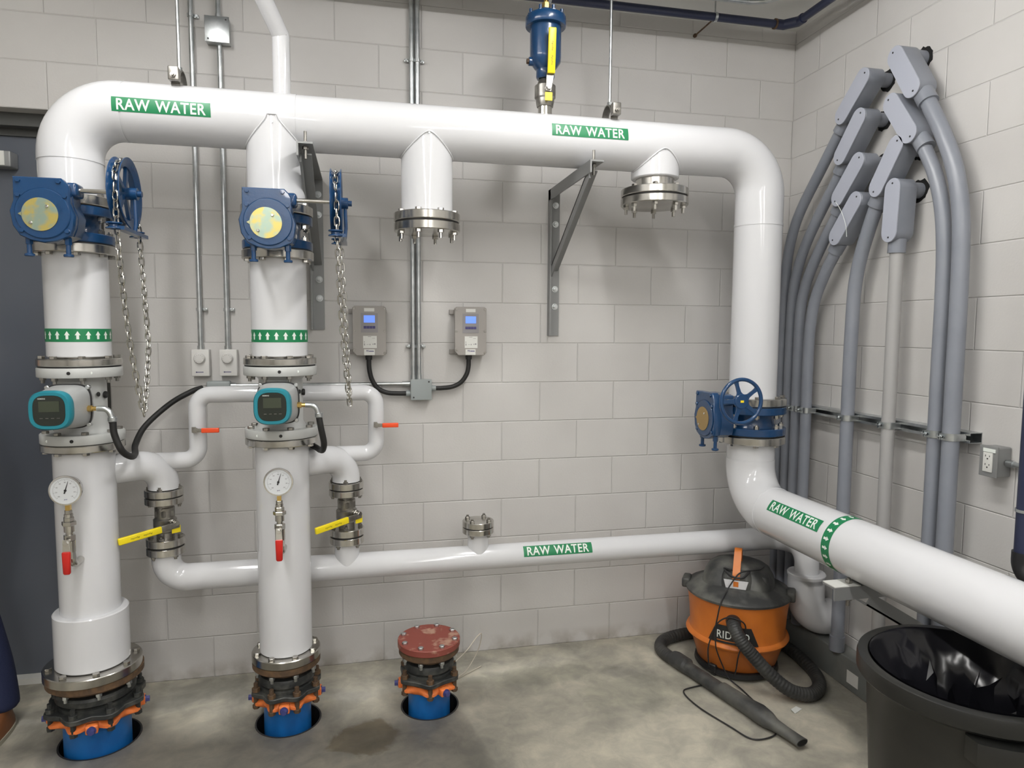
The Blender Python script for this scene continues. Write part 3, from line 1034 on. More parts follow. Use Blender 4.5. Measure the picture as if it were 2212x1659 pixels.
# ================================================================== LOWER RISER SPOOLS + FLOOR COUPLINGS
LY, LZ = -0.27, 0.602           # low header
VX1, VX2 = -3.172, -2.405
def lower(label, x, vx, big):
    o = (x, HY, 0.30)
    t = thing('riser_pipe', label, 'pipe', o, 0, 'lower riser pipes')
    part('pipe_jacket', MB().cyl(0.108, 0.325, 1.212, 48, bev=0.004), M['pvc'], t, loc=(0, 0, -0.30))
    part('pipe_core', MB().cyl(0.085, 0.30, 1.23, 32), M['ssd'], t, loc=(0, 0, -0.30))
    plain_flange_with_heads(t, x, HY, 1.216, 1.244, 0.145, 0.126, False, ro=o)
    p = fillet([(x, HY, 1.115), (x + (vx - x) * 0.62, HY + (LY - HY) * 0.62, 1.115), (vx, LY, 1.105), (vx, LY, 1.003)], [0.05, 0.10], 10)
    part('branch_jacket', MB().tube(p, 0.062, 36), M['pvc'], t, offset=o)
    if big:
        part('pipe_sleeve', MB().cyl(0.134, 0.345, 0.562, 56, bev=0.004), M['pvc'], t, loc=(0, 0, -0.30))
        plain_flange_with_heads(t, x, HY, 0.305, 0.342, 0.176, 0.153, True, ro=o)
    else:
        plain_flange_with_heads(t, x, HY, 0.288, 0.323, 0.141, 0.122, True, ro=o)
    return t
lower('lower white riser pipe with wide sleeve at its foot, leftmost in the room', X1, VX1, True)
lower('lower straight white riser pipe with pressure gauge in front, second from left', X2, VX2, False)

def coupling(label, x, y, k, ztop, rot, nb, rustb, flrot=0.0):
    """k scales radii; ztop is the underside of the flange above"""
    t = thing('pipe_coupling', label, 'coupling', (x, y, 0), 0, 'restrained pipe couplings at the floor')
    b = MB()
    R = 0.141 * k
    b.lathe([(0.05, ztop - 0.034), (R - 0.012, ztop - 0.034), (R - 0.001, ztop - 0.024), (R - 0.001, ztop), (0.05, ztop)], 56, closed=True)
    b.lathe([(0.05, ztop - 0.036), (R * 0.62, ztop - 0.036), (R * 0.62, ztop - 0.062), (0.05, ztop - 0.062)], 40, closed=True)
    fb = part('flange', b, M['rust'], t)
    nm_ = MB()
    nm_.hexn(0.012, -0.014, 0)
    nm_.cyl(0.007, -0.028, -0.01, 10)
    repeat(nm_.mesh('nut', M['zinc']), 'nut', fb, polar(R * 0.865, 8, A22, ztop - 0.034))
    z1 = ztop - 0.060
    hub = MB()
    hub.lathe([(R * 0.60, z1 + 0.004), (R * 0.78, z1), (R * 0.82, z1 - 0.010), (R * 0.82, z1 - 0.030), (R * 0.76, z1 - 0.034), (R * 0.73, z1 - 0.042), (R * 0.79, z1 - 0.046), (R * 0.79, z1 - 0.064), (R * 0.6, z1 - 0.066)], 48)
    part('coupling_hub', hub, M['iron'], t)
    z2 = z1 - 0.060
    # lobed plate
    pl_ = MB()
    pts = []
    for i in range(nb):
        a = 2 * pi * i / nb + rot
        for da, rr_ in ((-0.13, 1.02), (0, 1.06), (0.13, 1.02)):
            pts.append((R * rr_ * cos(a + da), R * rr_ * sin(a + da)))
        am = a + pi / nb
        pts.append((R * 0.90 * cos(am), R * 0.90 * sin(am)))
    pl_.prism(pts, z2 - 0.020, z2, bev=0.003)
    part('follower_plate', pl_, M['iron'], t)
    tb = MB()
    tb.hexn(0.0165, 0.0, 0.018)
    tb.cyl(0.009, 0.016, 0.038, 10)
    tb.cyl(0.010, -0.055, 0.0, 10)
    tb.hexn(0.015, -0.072, -0.056)
    repeat(tb.mesh('tee_bolt', M['rust' if rustb else 'iron']), 'tee_bolt', t, [(p[0], p[1], z2 - 0.001) for p in polar(R * 0.93, nb, rot)])
    z3 = z2 - 0.024
    og = MB()
    n = 96
    vs = []
    for i in range(n):
        a = 2 * pi * i / n
        w_ = cos(nb * (a - rot))
        ro_ = R * (0.90 + 0.085 * w_)
        zc = z3 - 0.020 - 0.004 * w_
        vs += [(R * 0.70 * cos(a), R * 0.70 * sin(a), z3 - 0.006), (R * 0.80 * cos(a), R * 0.80 * sin(a), z3 - 0.006), (ro_ * cos(a), ro_ * sin(a), zc), (ro_ * 1.0 * cos(a), ro_ * sin(a), zc - 0.012), (R * 0.70 * cos(a), R * 0.70 * sin(a), zc - 0.030)]
    fs = []
    for i in range(n):
        j = (i + 1) % n
        for q in range(4):
            fs.append((i * 5 + q, j * 5 + q, j * 5 + q + 1, i * 5 + q + 1))
        fs.append((i * 5 + 4, j * 5 + 4, j * 5, i * 5))
    og._add(vs, fs)
    for i in range(nb // 2):
        a = rot + pi / nb + 2 * pi * i / (nb // 2)
        xf = Matrix.Rotation(a, 4, 'Z') @ Matrix.Translation((R * 0.90, 0, z3 - 0.024))
        og.box(-0.03, 0.016, -0.022, 0.022, -0.018, 0.016, bev=0.006, xf=xf)
    part('restraint_ring', og, M['orangep'], t, sharp=50)
    tq = MB()
    for_ = AX['x']
    tq.hexn(0.0125, 0.014, 0.032, for_)
    tq.cyl(0.017, 0.010, 0.018, 16, for_)
    tqm = tq.mesh('torque_bolt', M['purple'])
    repeat(tqm, 'torque_bolt', t, [(R * 0.90 * cos(rot + pi / nb + 2 * pi * i / (nb // 2)), R * 0.90 * sin(rot + pi / nb + 2 * pi * i / (nb // 2)), z3 - 0.026) for i in range(nb // 2)], [(0, 0, rot + pi / nb + 2 * pi * i / (nb // 2)) for i in range(nb // 2)])
    part('blue_pipe', MB().lathe([(R * 0.69, z3 - 0.03), (R * 0.69, -0.24), (0, -0.24)], 48), M['bluepipe'], t, label='blue pipe going down through the floor')
    return t
coupling('large floor coupling with orange ring under the leftmost riser', X1 + 0.004, HY + 0.006, 1.25, 0.304, radians(-100), 8, False)
coupling('floor coupling with rusty bolts under the second riser', X2, HY, 1.0, 0.287, radians(-112), 8, True)
coupling('floor coupling with orange ring under the red capped stub', X3, HY - 0.008, 0.96, 0.283, radians(-93), 6, True)
for i, (hx, hy, hr) in enumerate(HOLES):
    s_ = MB()
    s_.lathe([(hr - 0.0005, -0.23), (hr - 0.0005, 0.001), (hr - 0.007, 0.001), (hr - 0.007, -0.222), (0, -0.222), (0, -0.23)], 48)
    single('pipe_sleeve', s_.at(Matrix.Identity(4)) if False else MB(Matrix.Translation((hx, hy, 0))).lathe([(hr - 0.0005, -0.229), (hr - 0.0005, 0.001), (hr - 0.007, 0.001), (hr - 0.007, -0.12)], 48), M['black'], ['black floor sleeve around the leftmost blue pipe', 'black floor sleeve around the second blue pipe', 'black floor sleeve around the blue pipe of the capped stub'][i], 'sleeve', 'black pipe sleeves in the floor', origin=(hx, hy, 0))
# red blind cover
t = thing('blind_flange', 'dusty red blind flange bolted on the short capped floor stub', 'flange', (X3, HY - 0.008, 0.284))
part('cover_plate', MB().cyl(0.139, 0, 0.030, 56, bev=0.003), M['redox'], t)
hm = MB().hexn(0.0125, 0, 0.010).mesh('bolt', M['zinc'])
repeat(hm, 'bolt', t, polar(0.119, 8, A22, 0.030))
single('tracer_wire', MB().tube(spline([(-1.92, -0.40, 0.16), (-1.86, -0.36, 0.19), (-1.80, -0.30, 0.225), (-1.775, -0.27, 0.215), (-1.79, -0.24, 0.12), (-1.85, -0.25, 0.03), (-1.93, -0.30, 0.012), (-1.80, -0.20, 0.006), (-1.76, -0.17, 0.006)], 8), 0.0022, 8), M['wire'], 'thin pale wire looping beside the red capped floor stub', 'wire')

# ================================================================== LOW HEADER, BYPASS LOOP, ISOLATION VALVES
o = (-1.9, LY, LZ)
lh = thing('drain_pipe', 'white jacketed low pipe along the back wall, turning down behind the shop vacuum', 'pipe', o)
p = fillet([(VX1, LY, 0.712), (VX1, LY, LZ), (-0.145, LY, LZ), (-0.145, -0.47, LZ), (-0.145, -0.47, 0.46)], [0.085, 0.10, 0.08], 12)
part('pipe_jacket', MB().tube(p, 0.0585, 40), M['pvc'], lh, offset=o)
part('branch_jacket', MB().cyl(0.056, 0, 0.108, 36), M['pvc'], lh, loc=(VX2 + 1.9, 0, 0))
part('branch_jacket', MB().cyl(0.050, 0, 0.122, 36), M['pvc'], lh, loc=(-1.794 + 1.9, 0, 0))
q = MB()
q.lathe([(0.05, 0.483), (0.088, 0.483), (0.092, 0.478), (0.092, 0.47), (0.089, 0.462), (0.089, 0.44)], 40, Matrix.Translation((-0.145, -0.47, 0)))
q.tube(fillet([(-0.145, -0.47, 0.47), (-0.145, -0.47, 0.245), (-0.001, -0.47, 0.243)], 0.12, 12), 0.089, 40)
part('elbow_cover', q, M['pvc'], lh, offset=o, label='wide white elbow cover where the pipe enters the wall')
def small_flange(parent, x, y, z0, z1, R, bc, ro, heads=1, n=4, ri=0.02, m='ss'):
    f = part('flange', flange_mb(R, ri, 0, z1 - z0, 0.002), M[m], parent, loc=(x - ro[0], y - ro[1], z0 - ro[2]))
    hm = MB().hexn(0.0115, 0, 0.010)
    hm.cyl(0.0065, 0.005, 0.018, 10)
    me = hm.mesh('bolt', M['ssd'])
    if heads > 0:
        repeat(me, 'bolt', f, polar(bc, n, pi / 4 + 0.12, z1 - z0))
    elif heads < 0:
        repeat(me, 'bolt', f, polar(bc, n, pi / 4 + 0.12, 0), [(pi, 0, 0)] * n)
    return f
small_flange(lh, VX1, LY, 0.716, 0.747, 0.077, 0.060, o, -1)
small_flange(lh, VX2, LY, 0.716, 0.747, 0.077, 0.060, o, -1)
f = small_flange(lh, -1.794, LY, 0.726, 0.753, 0.075, 0.058, o, -1)
part('gasket', MB().cyl(0.070, 0.027, 0.031, 40), M['rubber'], f)
small_flange(lh, -1.794, LY, 0.757, 0.785, 0.075, 0.058, o, 1, ri=0.0)
part('blind_plate', MB().cyl(0.072, 0.7565, 0.7845, 40), M['ss'], lh, loc=(-1.794 + 1.9, 0, -LZ))
raw_water(lh, (-1.4075, LY, LZ), (1, 0, 0), (0, -1, 0), 0.0587, radians(32), o)
# bypass
LR = 0.036
o = (-2.65, LY, 1.12)
bp = thing('bypass_pipe', 'thin white jacketed bypass loop linking the two side branches behind the second riser', 'pipe', o)
part('pipe_jacket', MB().tube(fillet([(VX1 - 0.04, LY, 1.122), (-3.028, LY, 1.122), (-3.028, LY, 1.406), (-2.268, LY, 1.406), (-2.268, LY, 1.127), (VX2 - 0.04, LY, 1.127)], 0.058, 10), LR, 32), M['pvc'], bp, offset=o)
def orange_valve(label, x, z):
    t = thing('ball_valve', label, 'valve', (x, LY - LR, z), 0, 'orange handled ball valves on the bypass')
    b = MB()
    b.cyl(0.0095, -0.002, 0.018, 16, AX['-y'])
    b.hexn(0.012, 0.016, 0.026, AX['-y'])
    b.box(-0.012, 0.004, -0.022, -0.016, -0.004, 0.015)
    part('stem', b, M['ssd'], t)
    h = MB()
    h.prism([(-0.012, -0.009), (0.030, -0.0075), (0.030, 0.0075), (-0.012, 0.009)], 0.019, 0.0225, AX['-y'])
    part('lever', h, M['ssd'], t)
    g = MB()
    g.box(0.026, 0.098, -0.0265, -0.016, -0.011, 0.0095, bev=0.0035)
    part('handle_grip', g, M['orangev'], t, label='orange rubber grip')
    return t
orange_valve('small orange lever valve on the left upright of the bypass loop', -3.028, 1.258)
orange_valve('small orange lever valve on the right upright of the bypass loop', -2.268, 1.262)

def iso_valve(label, x):
    o = (x, LY, 0.75)
    t = thing('ball_valve', label, 'valve', o, radians(37), 'yellow handled ball valves on the side branches')
    b = MB()
    b.lathe([(0.03, 0.035), (0.036, 0.035), (0.036, 0.060), (0.044, 0.066), (0.047, 0.085), (0.047, 0.118), (0.040, 0.124), (0.040, 0.168), (0.034, 0.173), (0.034, 0.195)], 12)
    b.hexn(0.043, 0.130, 0.160)
    body = part('valve_body', b, M['ssd'], t)
    small_flange(t, x, LY, 0.754, 0.786, 0.077, 0.060, o, 1)
    part('gasket', MB().cyl(0.072, -0.003, 0.004, 40), M['rubber'], t)
    small_flange(t, x, LY, 0.938, 0.966, 0.077, 0.060, o, -1)
    part('gasket', MB().cyl(0.072, 0.216, 0.2205, 40), M['rubber'], t)
    small_flange(t, x, LY, 0.9705, 1.000, 0.077, 0.060, o, 1)
    s_ = MB()
    s_.cyl(0.016, 0.03, 0.062, 16, Matrix.Translation((0.012, 0, 0.108)) @ AX['-y'], bev=0.002)
    s_.cyl(0.009, 0.06, 0.082, 12, Matrix.Translation((0.016, 0, 0.108)) @ AX['-y'])
    s_.hexn(0.012, 0.072, 0.080, Matrix.Translation((0.016, 0, 0.108)) @ AX['-y'])
    part('stem', s_, M['ss'], t)
    L = Matrix.Translation((0.012, -0.074, 0.095)) @ Matrix.Rotation(radians(9), 4, 'Y').inverted() @ Matrix.Rotation(0.15, 4, 'Z').inverted()
    lv = MB().box(-0.062, 0.016, -0.004, 0.0, -0.013, 0.013, bev=0.0015, xf=Matrix.Translation((0.012, -0.074, 0.100)) @ Matrix.Rotation(radians(-5), 4, 'Y'))
    part('lever', lv, M['ssd'], t)
    gx = Matrix.Translation((0.012, -0.074, 0.100)) @ Matrix.Rotation(radians(-5), 4, 'Y')
    g = MB().box(-0.228, -0.058, -0.009, 0.005, -0.0155, 0.0135, bev=0.004, xf=gx)
    gp = part('handle_grip', g, M['yellow'], t, label='long yellow rubber grip')
    tx = gx @ Matrix.Translation((-0.12, -0.0093, -0.001)) @ Matrix.Rotation(pi, 4, 'Y') @ AX['-y']
    tx = gx @ Matrix.Translation((-0.140, -0.0093, -0.001)) @ AX['-y'] @ Matrix.Rotation(pi, 4, 'Z')
    flat_text(gp, 'lettering', 'Apollo   Apollo', 0.085, 0.010, M['black'], tx, 0.0)
    part('valve_tag', MB().box(-0.002, 0.034, -0.072, -0.069, 0.066, 0.096, xf=Matrix.Rotation(0.0, 4, 'Y')), M['yellow'], t)
    return t
iso_valve('yellow lever ball valve on the side branch of the leftmost riser', VX1)
iso_valve('yellow lever ball valve on the side branch of the second riser', VX2)

# ================================================================== PRESSURE GAUGES
def gauge(label, x):
    o = (x + 0.006, HY - 0.108, 0.0)
    t = thing('pressure_gauge', label, 'gauge', (x + 0.006, HY, 0.80), 0, 'pressure gauges on the lower risers')
    gy = -0.185
    f = MB()
    V = Matrix.Translation((0, gy, 0))
    f.tube(fillet([(0.004, -0.095, 0.0), (0.004, gy + 0.012, 0.0), (0.0, gy + 0.006, 0.075)], 0.022, 6), 0.0135, 16)
    f.cyl(0.018, 0.030, 0.060, 8, V)
    f.cyl(0.019, 0.055, 0.098, 20, V)
    f.hexn(0.0205, 0.098, 0.120, V)
    f.cyl(0.012, 0.118, 0.135, 16, V)
    f.cyl(0.0175, 0.132, 0.158, 20, V)
    f.hexn(0.025, 0.156, 0.172, V)
    f.hexn(0.018, 0.172, 0.188, V)
    f.cyl(0.015, 0.188, 0.200, 16, V)
    f.hexn(0.013, 0.200, 0.214, V)
    part('pipe_fittings', f, M['ss'], t)
    part('gauge_stem', MB().box(-0.008, 0.008, gy - 0.008, gy + 0.008, 0.212, 0.240), M['brass'], t)
    c = Matrix.Translation((0, gy, 0.292)) @ AX['-y']
    g = MB()
    g.lathe([(0, -0.016), (0.046, -0.016), (0.049, -0.012), (0.050, 0.010), (0.0555, 0.012), (0.0565, 0.016), (0.0555, 0.021), (0.0505, 0.0215), (0.0495, 0.018), (0, 0.018)], 48, c)
    case = part('gauge_case', g, M['chrome'], t)
    fc = part('dial_face', MB().cyl(0.0495, 0.0175, 0.0185, 48, c), M['dialw'], case)
    mk = MB()
    for i in range(41):
        a = radians(225 - 270 * i / 40)
        l = 0.006 if i % 5 == 0 else 0.003
        xf = c @ Matrix.Rotation(a, 4, 'Z')
        mk.box(0.043 - l, 0.043, -0.0004, 0.0004, 0.0186, 0.0189, xf=xf)
    part('scale_marks', mk, M['black'], case)
    for i in range(9):
        a = radians(225 - 270 * i / 8)
        flat_text(case, 'lettering', str(i * 20), 0.0065, 0.0042, M['black'], c @ Matrix.Translation((0.031 * cos(a), 0.031 * sin(a), 0.0188)), 0.0)
    flat_text(case, 'lettering', 'psi', 0.010, 0.006, M['txkey'], c @ Matrix.Translation((0, -0.034, 0.0188)), 0.02)
    nd = MB()
    xf = c @ Matrix.Rotation(radians(73), 4, 'Z')
    nd.prism([(-0.012, -0.0025), (-0.012, 0.0025), (0.036, 0.0006), (0.036, -0.0006)], 0.0196, 0.0202, xf)
    nd.cyl(0.0045, 0.0188, 0.021, 16, c)
    part('needle', nd, M['black'], case)
    st = MB()
    st.cyl(0.009, 0.012, 0.034, 14, Matrix.Translation((0, gy, 0.098)) @ AX['-y'])
    st.hexn(0.0095, 0.034, 0.042, Matrix.Translation((0, gy, 0.098)) @ AX['-y'])
    part('valve_stem', st, M['chrome'], t)
    lv = MB()
    lv.prism([(-0.011, 0.010), (-0.011, -0.012), (-0.013, -0.046), (0.013, -0.046), (0.011, -0.012), (0.011, 0.010)], 0.032, 0.036, Matrix.Translation((0, gy, 0.100)) @ AX['-y'])
    part('lever', lv, M['chrome'], t)
    gr = MB()
    gr.loft([(0, 0, -0.080, 0.009, 0.005, 3), (0, 0, -0.075, 0.0125, 0.008, 3), (0, 0, 0.000, 0.0145, 0.008, 3.5), (0, 0, 0.004, 0.0135, 0.007, 3.5)], 20, Matrix.Translation((0, gy - 0.036, 0.060)))
    g2 = part('handle_grip', gr, M['red'], t, label='red rubber grip hanging down')
    return t
gauge('round chrome pressure gauge with red lever on the leftmost riser', X1)
gauge('round chrome pressure gauge with red lever on the second riser', X2)

# ================================================================== OUTGOING PIPE (below the right valve)
o = (X5, -1.2, 0.86)
og = thing('discharge_pipe', 'large white jacketed pipe leaving the right drop, running forward along the right wall', 'pipe', o)
part('pipe_jacket', MB().tube(fillet([(X5, HY, 1.158), (X5, HY, 0.86), (X5, -3.3, 0.86)], 0.20, 16), 0.1125, 48), M['pvc'], og, offset=o)
part('elbow_cover', MB().tube(fillet([(X5, HY, 1.075), (X5, HY, 0.86), (X5, HY - 0.215, 0.86)], 0.195, 16), 0.1145, 48), M['pvc'], og, offset=o)
plain_flange_with_heads(og, X5, HY, 1.156, 1.192, 0.158, 0.138, False, ro=o)
raw_water(og, (X5, -0.933, 0.86), (0, -1, 0), (-1, 0, 0), 0.1127, radians(35.5), o)
arrow_band(og, (X5, -1.165, 0.86), (0, -1, 0), (-1, 0, 0), 0.1125, o, 0.047, 20)

# ================================================================== AIR RELEASE VALVE
t = thing('air_release_valve', 'blue air release valve with tall yellow lever standing on top of the header', 'valve', (-1.53, HY, 2.63))
part('pipe_nipple', MB().cyl(0.031, 0, 0.058, 16).cyl(0.019, 0.05, 0.24, 16), M['ss'], t)
b = MB()
b.lathe([(0.02, 0.040), (0.036, 0.040), (0.040, 0.060), (0.040, 0.072), (0.046, 0.078), (0.046, 0.128), (0.036, 0.134), (0.028, 0.156), (0.02, 0.156)], 24)
bv = part('ball_valve_body', b, M['ssd'], t)
b = MB()
b.lathe([(0, 0.158), (0.036, 0.158), (0.040, 0.165), (0.040, 0.195), (0.050, 0.205), (0.066, 0.228), (0.068, 0.250), (0.068, 0.375), (0.0865, 0.376), (0.0885, 0.379), (0.0885, 0.412), (0.084, 0.420), (0.04, 0.428), (0, 0.43)], 48)
b.cyl(0.018, 0.03, 0.075, 16, Matrix.Translation((0, 0, 0.228)) @ AX['x'].inverted())
bd = part('valve_body', b, M['bluep'], t)
part('plug', MB().hexn(0.012, 0.066, 0.084, Matrix.Translation((0, 0, 0.228)) @ Matrix.Rotation(-pi / 2, 4, 'Y')), M['rust'], bd)
hm = MB().hexn(0.0125, 0, 0.012).cyl(0.007, 0.01, 0.03, 10).mesh('bolt', M['bluep'])
repeat(hm, 'bolt', bd, polar(0.072, 8, 0.2, 0.412))
part('inlet_boss', MB().cyl(0.024, 0.424, 0.452, 20).hexn(0.026, 0.43, 0.45), M['bluep'], bd)
part('vent_fitting', MB().hexn(0.017, 0.452, 0.480).cyl(0.010, 0.478, 0.60, 14).hexn(0.015, 0.50, 0.52), M['brass'], t)
s_ = MB()
s_.cyl(0.013, 0.04, 0.058, 16, Matrix.Translation((0, 0, 0.105)) @ AX['-y'])
s_.hexn(0.012, 0.056, 0.072, Matrix.Translation((0.0, 0, 0.105)) @ AX['-y'])
part('valve_stem', s_, M['chrome'], t)
part('lever', MB().prism([(-0.011, -0.015), (0.011, -0.015), (0.016, 0.06), (-0.016, 0.06)], 0.058, 0.063, Matrix.Translation((0.0, 0, 0.105)) @ Matrix.Rotation(0.10, 4, 'Y') @ AX['-y']), M['ssd'], t)
gx = Matrix.Translation((0.008, -0.060, 0.105)) @ Matrix.Rotation(-0.02, 4, 'Y') @ Matrix.Rotation(0.16, 4, 'X')
g = MB().box(-0.0165, 0.0165, -0.010, 0.004, 0.055, 0.235, bev=0.004, xf=gx)
gp = part('handle_grip', g, M['yellow'], t, label='tall yellow rubber grip')
flat_text(gp, 'lettering', 'Apollo   Apollo', 0.095, 0.010, M['black'], gx @ Matrix.Translation((0, -0.0103, 0.135)) @ AX['-y'] @ Matrix.Rotation(-pi / 2, 4, 'Z'), 0.0)
part('valve_tag', MB().box(-0.016, 0.016, -0.062, -0.058, 0.050, 0.084), M['yellow'], t)

# ================================================================== WHITE VENT PIPE ABOVE THE HEADER
vp = fillet([(-2.632, HY, HZ + 0.100), (-2.632, HY, 2.868), (-2.86, -0.86, 3.30)], 0.012, 3)
single('vent_pipe', MB().tube(vp, 0.034, 24), M['pvc'], 'white pipe rising from the header and bending up toward the ceiling', 'pipe', origin=(-2.632, HY, 2.63))

# ================================================================== HANGERS
def hanger(label, x):
    t = thing('pipe_hanger', label, 'hanger', (x, HY, HZ + 0.1), 0, 'rod hangers above the header')
    part('threaded_rod', MB().cyl(0.0065, 0.085, H - HZ - 0.1, 12), M['zinc'], t)
    y = MB()
    pr_ = []
    for i in range(13):
        a = pi * i / 12
        pr_.append((0.062 * cos(a), 0.072 * sin(a) ** 0.8 if 0 < i < 12 else 0))
    # strap: inverted U in the yz plane
    vs, fs = [], []
    for yy, zz in pr_:
        k = 1.0
        vs += [(-0.016, yy, zz), (0.016, yy, zz), (0.016, yy * 0.93, zz - 0.005), (-0.016, yy * 0.93, zz - 0.005)]
    for i in range(len(pr_) - 1):
        for q in range(4):
            fs.append((i * 4 + q, i * 4 + (q + 1) % 4, (i + 1) * 4 + (q + 1) % 4, (i + 1) * 4 + q))
    fs += [(0, 1, 2, 3), tuple(len(vs) - 4 + q for q in range(4))]
    y._add(vs, fs)
    part('yoke', y, M['ssd'], t)
    b = MB()
    b.box(-0.019, 0.019, -0.095, -0.060, 0.006, 0.058, bev=0.004)
    part('clamp_block', b, M['ssd'], t)
    part('nut', MB().hexn(0.012, 0.072, 0.086), M['zinc'], t)
    part('bolt', MB().hexn(0.011, 0.093, 0.103, Matrix.Translation((0, 0, 0.024)) @ AX['-y']).cyl(0.006, 0.1, 0.112, 10, Matrix.Translation((0, 0, 0.024)) @ AX['-y']), M['ssd'], t)
    return t
hanger('steel rod hanger holding the header near its left elbow', -3.015)
hanger('steel rod hanger holding the header right of the air release valve', -1.230)

# ================================================================== WALL BRACKETS
def bracket(label, x, lx=None, ztop=2.405, zbot=1.675, L=0.66):
    t = thing('wall_bracket', label, 'bracket', (x, 0, 0), 0, 'triangular steel brackets carrying the header')
    w_ = 0.030
    leg = MB()
    leg.box(-w_, w_, -0.008, -0.0005, zbot, ztop)
    leg.box(-w_, -w_ + 0.008, -0.045, -0.008, zbot + 0.0, ztop)
    part('wall_leg', leg, M['steelp'], t)
    arm = MB()
    arm.box(-w_, w_, -L, -0.008, ztop - 0.007, ztop)
    arm.box(-w_, -w_ + 0.007, -L, -0.008, ztop - 0.052, ztop - 0.007)
    part('arm', arm, M['steelp'], t)
    y1, z1, y2, z2 = -L + 0.06, ztop - 0.03, -0.012, ztop - 0.40
    d = hypot(y2 - y1, z2 - z1)
    a = atan2(z2 - z1, y2 - y1)
    xf = Matrix.Translation((0, y1, z1)) @ Matrix.Rotation(a, 4, 'X')
    dg = MB()
    dg.box(-w_ + 0.008, -w_ + 0.015, 0, d, -0.045, 0.0, xf=xf)
    dg.box(-w_ + 0.008, w_ - 0.008, 0, d, -0.007, 0.0, xf=xf)
    part('brace', dg, M['steelp'], t)
    am = MB().cyl(0.016, 0, 0.003, 20, AX['-y']).hexn(0.012, 0.003, 0.012, AX['-y']).cyl(0.006, 0.01, 0.022, 10, AX['-y']).mesh('anchor_bolt', M['zinc'])
    repeat(am, 'anchor_bolt', t, [(0.008, -0.008, z) for z in (ztop - 0.075, ztop - 0.17, zbot + 0.15, zbot + 0.24)])
    ub = MB()
    ub.cyl(0.006, -0.055, 0.05, 10, Matrix.Translation((0.0, -L + 0.045, ztop)))
    ub.hexn(0.012, -0.020, -0.008, Matrix.Translation((0.0, -L + 0.045, ztop)))
    ub.hexn(0.012, 0.001, 0.011, Matrix.Translation((0.0, -L + 0.045, ztop)))
    part('clamp_stud', ub, M['ssd'], t)
    return t
bracket('dark steel bracket on the back wall beside the second riser', -2.532, zbot=1.69)
bracket('grey steel triangular bracket on the back wall between the two capped branches', -1.358, zbot=1.665)
# low bracket on the right wall
t = thing('wall_bracket', 'low steel bracket on the right wall propping the large discharge pipe', 'bracket', (0, -1.235, 0))
a_ = MB()
a_.box(-0.612, -0.0005, -0.035, 0.035, 0.733, 0.740)
a_.box(-0.612, -0.0005, -0.035, -0.028, 0.690, 0.733)
part('arm', a_, M['steelp'], t)
part('end_pad', MB().box(-0.612, -0.50, -0.035, 0.035, 0.7402, 0.7435), M['paper'], t)
d = hypot(0.44, 0.26)
xf = Matrix.Translation((-0.45, 0, 0.69)) @ Matrix.Rotation(atan2(0.26, 0.44), 4, 'Y')
part('brace', MB().box(0, d, -0.030, -0.023, -0.035, 0.015, xf=xf).box(0, d, -0.030, 0.030, -0.035, -0.028, xf=xf), M['steelp'], t)
part('wall_leg', MB().box(-0.008, -0.0005, -0.03, 0.03, 0.36, 0.733), M['steelp'], t)
part('clamp_stud', MB(Matrix.Translation((-0.53, -0.005, 0))).cyl(0.007, 0.655, 0.762, 10).hexn(0.013, 0.676, 0.690).hexn(0.013, 0.744, 0.756), M['ssd'], t)

# ================================================================== GALVANISED CONDUIT ON THE BACK WALL
def strap(parent, x, z, r, ears=(1,), y=-0.02):
    s_ = MB()
    s_.ring(r + 0.002, r - 0.0005, -0.006, 0.006, 20, Matrix.Translation((x, y, z)))
    for e in ears:
        s_.box(min(x + e * r, x + e * (r + 0.020)), max(x + e * r, x + e * (r + 0.020)), -0.012, -0.004, z - 0.007, z + 0.007, bev=0.002)
        s_.cyl(0.004, 0.012, 0.016, 10, Matrix.Translation((x + e * (r + 0.012), 0, z)) @ AX['-y'])
    return part('strap', s_, M['zinc'], parent)
def emt(label, x, z0, z1, straps=(), r=0.0112, y=-0.02, ears=(1,)):
    t = thing('metal_conduit', label, 'conduit', (0, 0, 0), 0, 'galvanised conduits on the back wall')
    t.location = (x, y, z0)
    part('conduit_tube', MB().cyl(r, 0, z1 - z0, 16), M['zinc'], t)
    for z in straps:
        s_ = strap(t, 0, z - z0, r, ears, 0)
        s_.location = (0, 0, 0)
    cp = MB().cyl(r + 0.003, 0, 0.022, 12).mesh('coupling', M['zinc'])
    repeat(cp, 'coupling', t, [(0, 0, 0.0)])
    return t
# straps sit on the tube; ears reach the wall
def strap(parent, x, z, r, ears=(1,), y=0.0):
    s_ = MB()
    s_.ring(r + 0.0035, r - 0.0003, -0.007, 0.007, 20, Matrix.Translation((0, 0, z)))
    for e in ears:
        a, b = sorted((e * (r - 0.001), e * (r + 0.022)))
        s_.box(a, b, 0.004, 0.014, z - 0.007, z + 0.007, bev=0.002)
        s_.hexn(0.0065, -0.004, 0.004, Matrix.Translation((e * (r + 0.013), 0, z)) @ AX['-y'])
    return part('strap', s_, M['zinc'], parent)
emt('thin galvanised conduit running down to the left thermostat', -3.061, 1.590, H, (3.09, 1.78))
emt('thin galvanised conduit running from the small ceiling box down to the right thermostat', -2.943, 1.590, 2.975, (2.74, 1.78))
emt('short galvanised conduit from the ceiling into the top of the small square box', -2.945, 3.084, H, ())
emt('left one of the two galvanised conduits side by side at centre of the back wall', -2.081, 1.446, H, (2.98, 1.61), 0.0115, -0.022, (-1,))
emt('right one of the two galvanised conduits side by side at centre of the back wall', -2.0525, 1.446, H, (2.98, 1.61), 0.0115, -0.022, (1,))
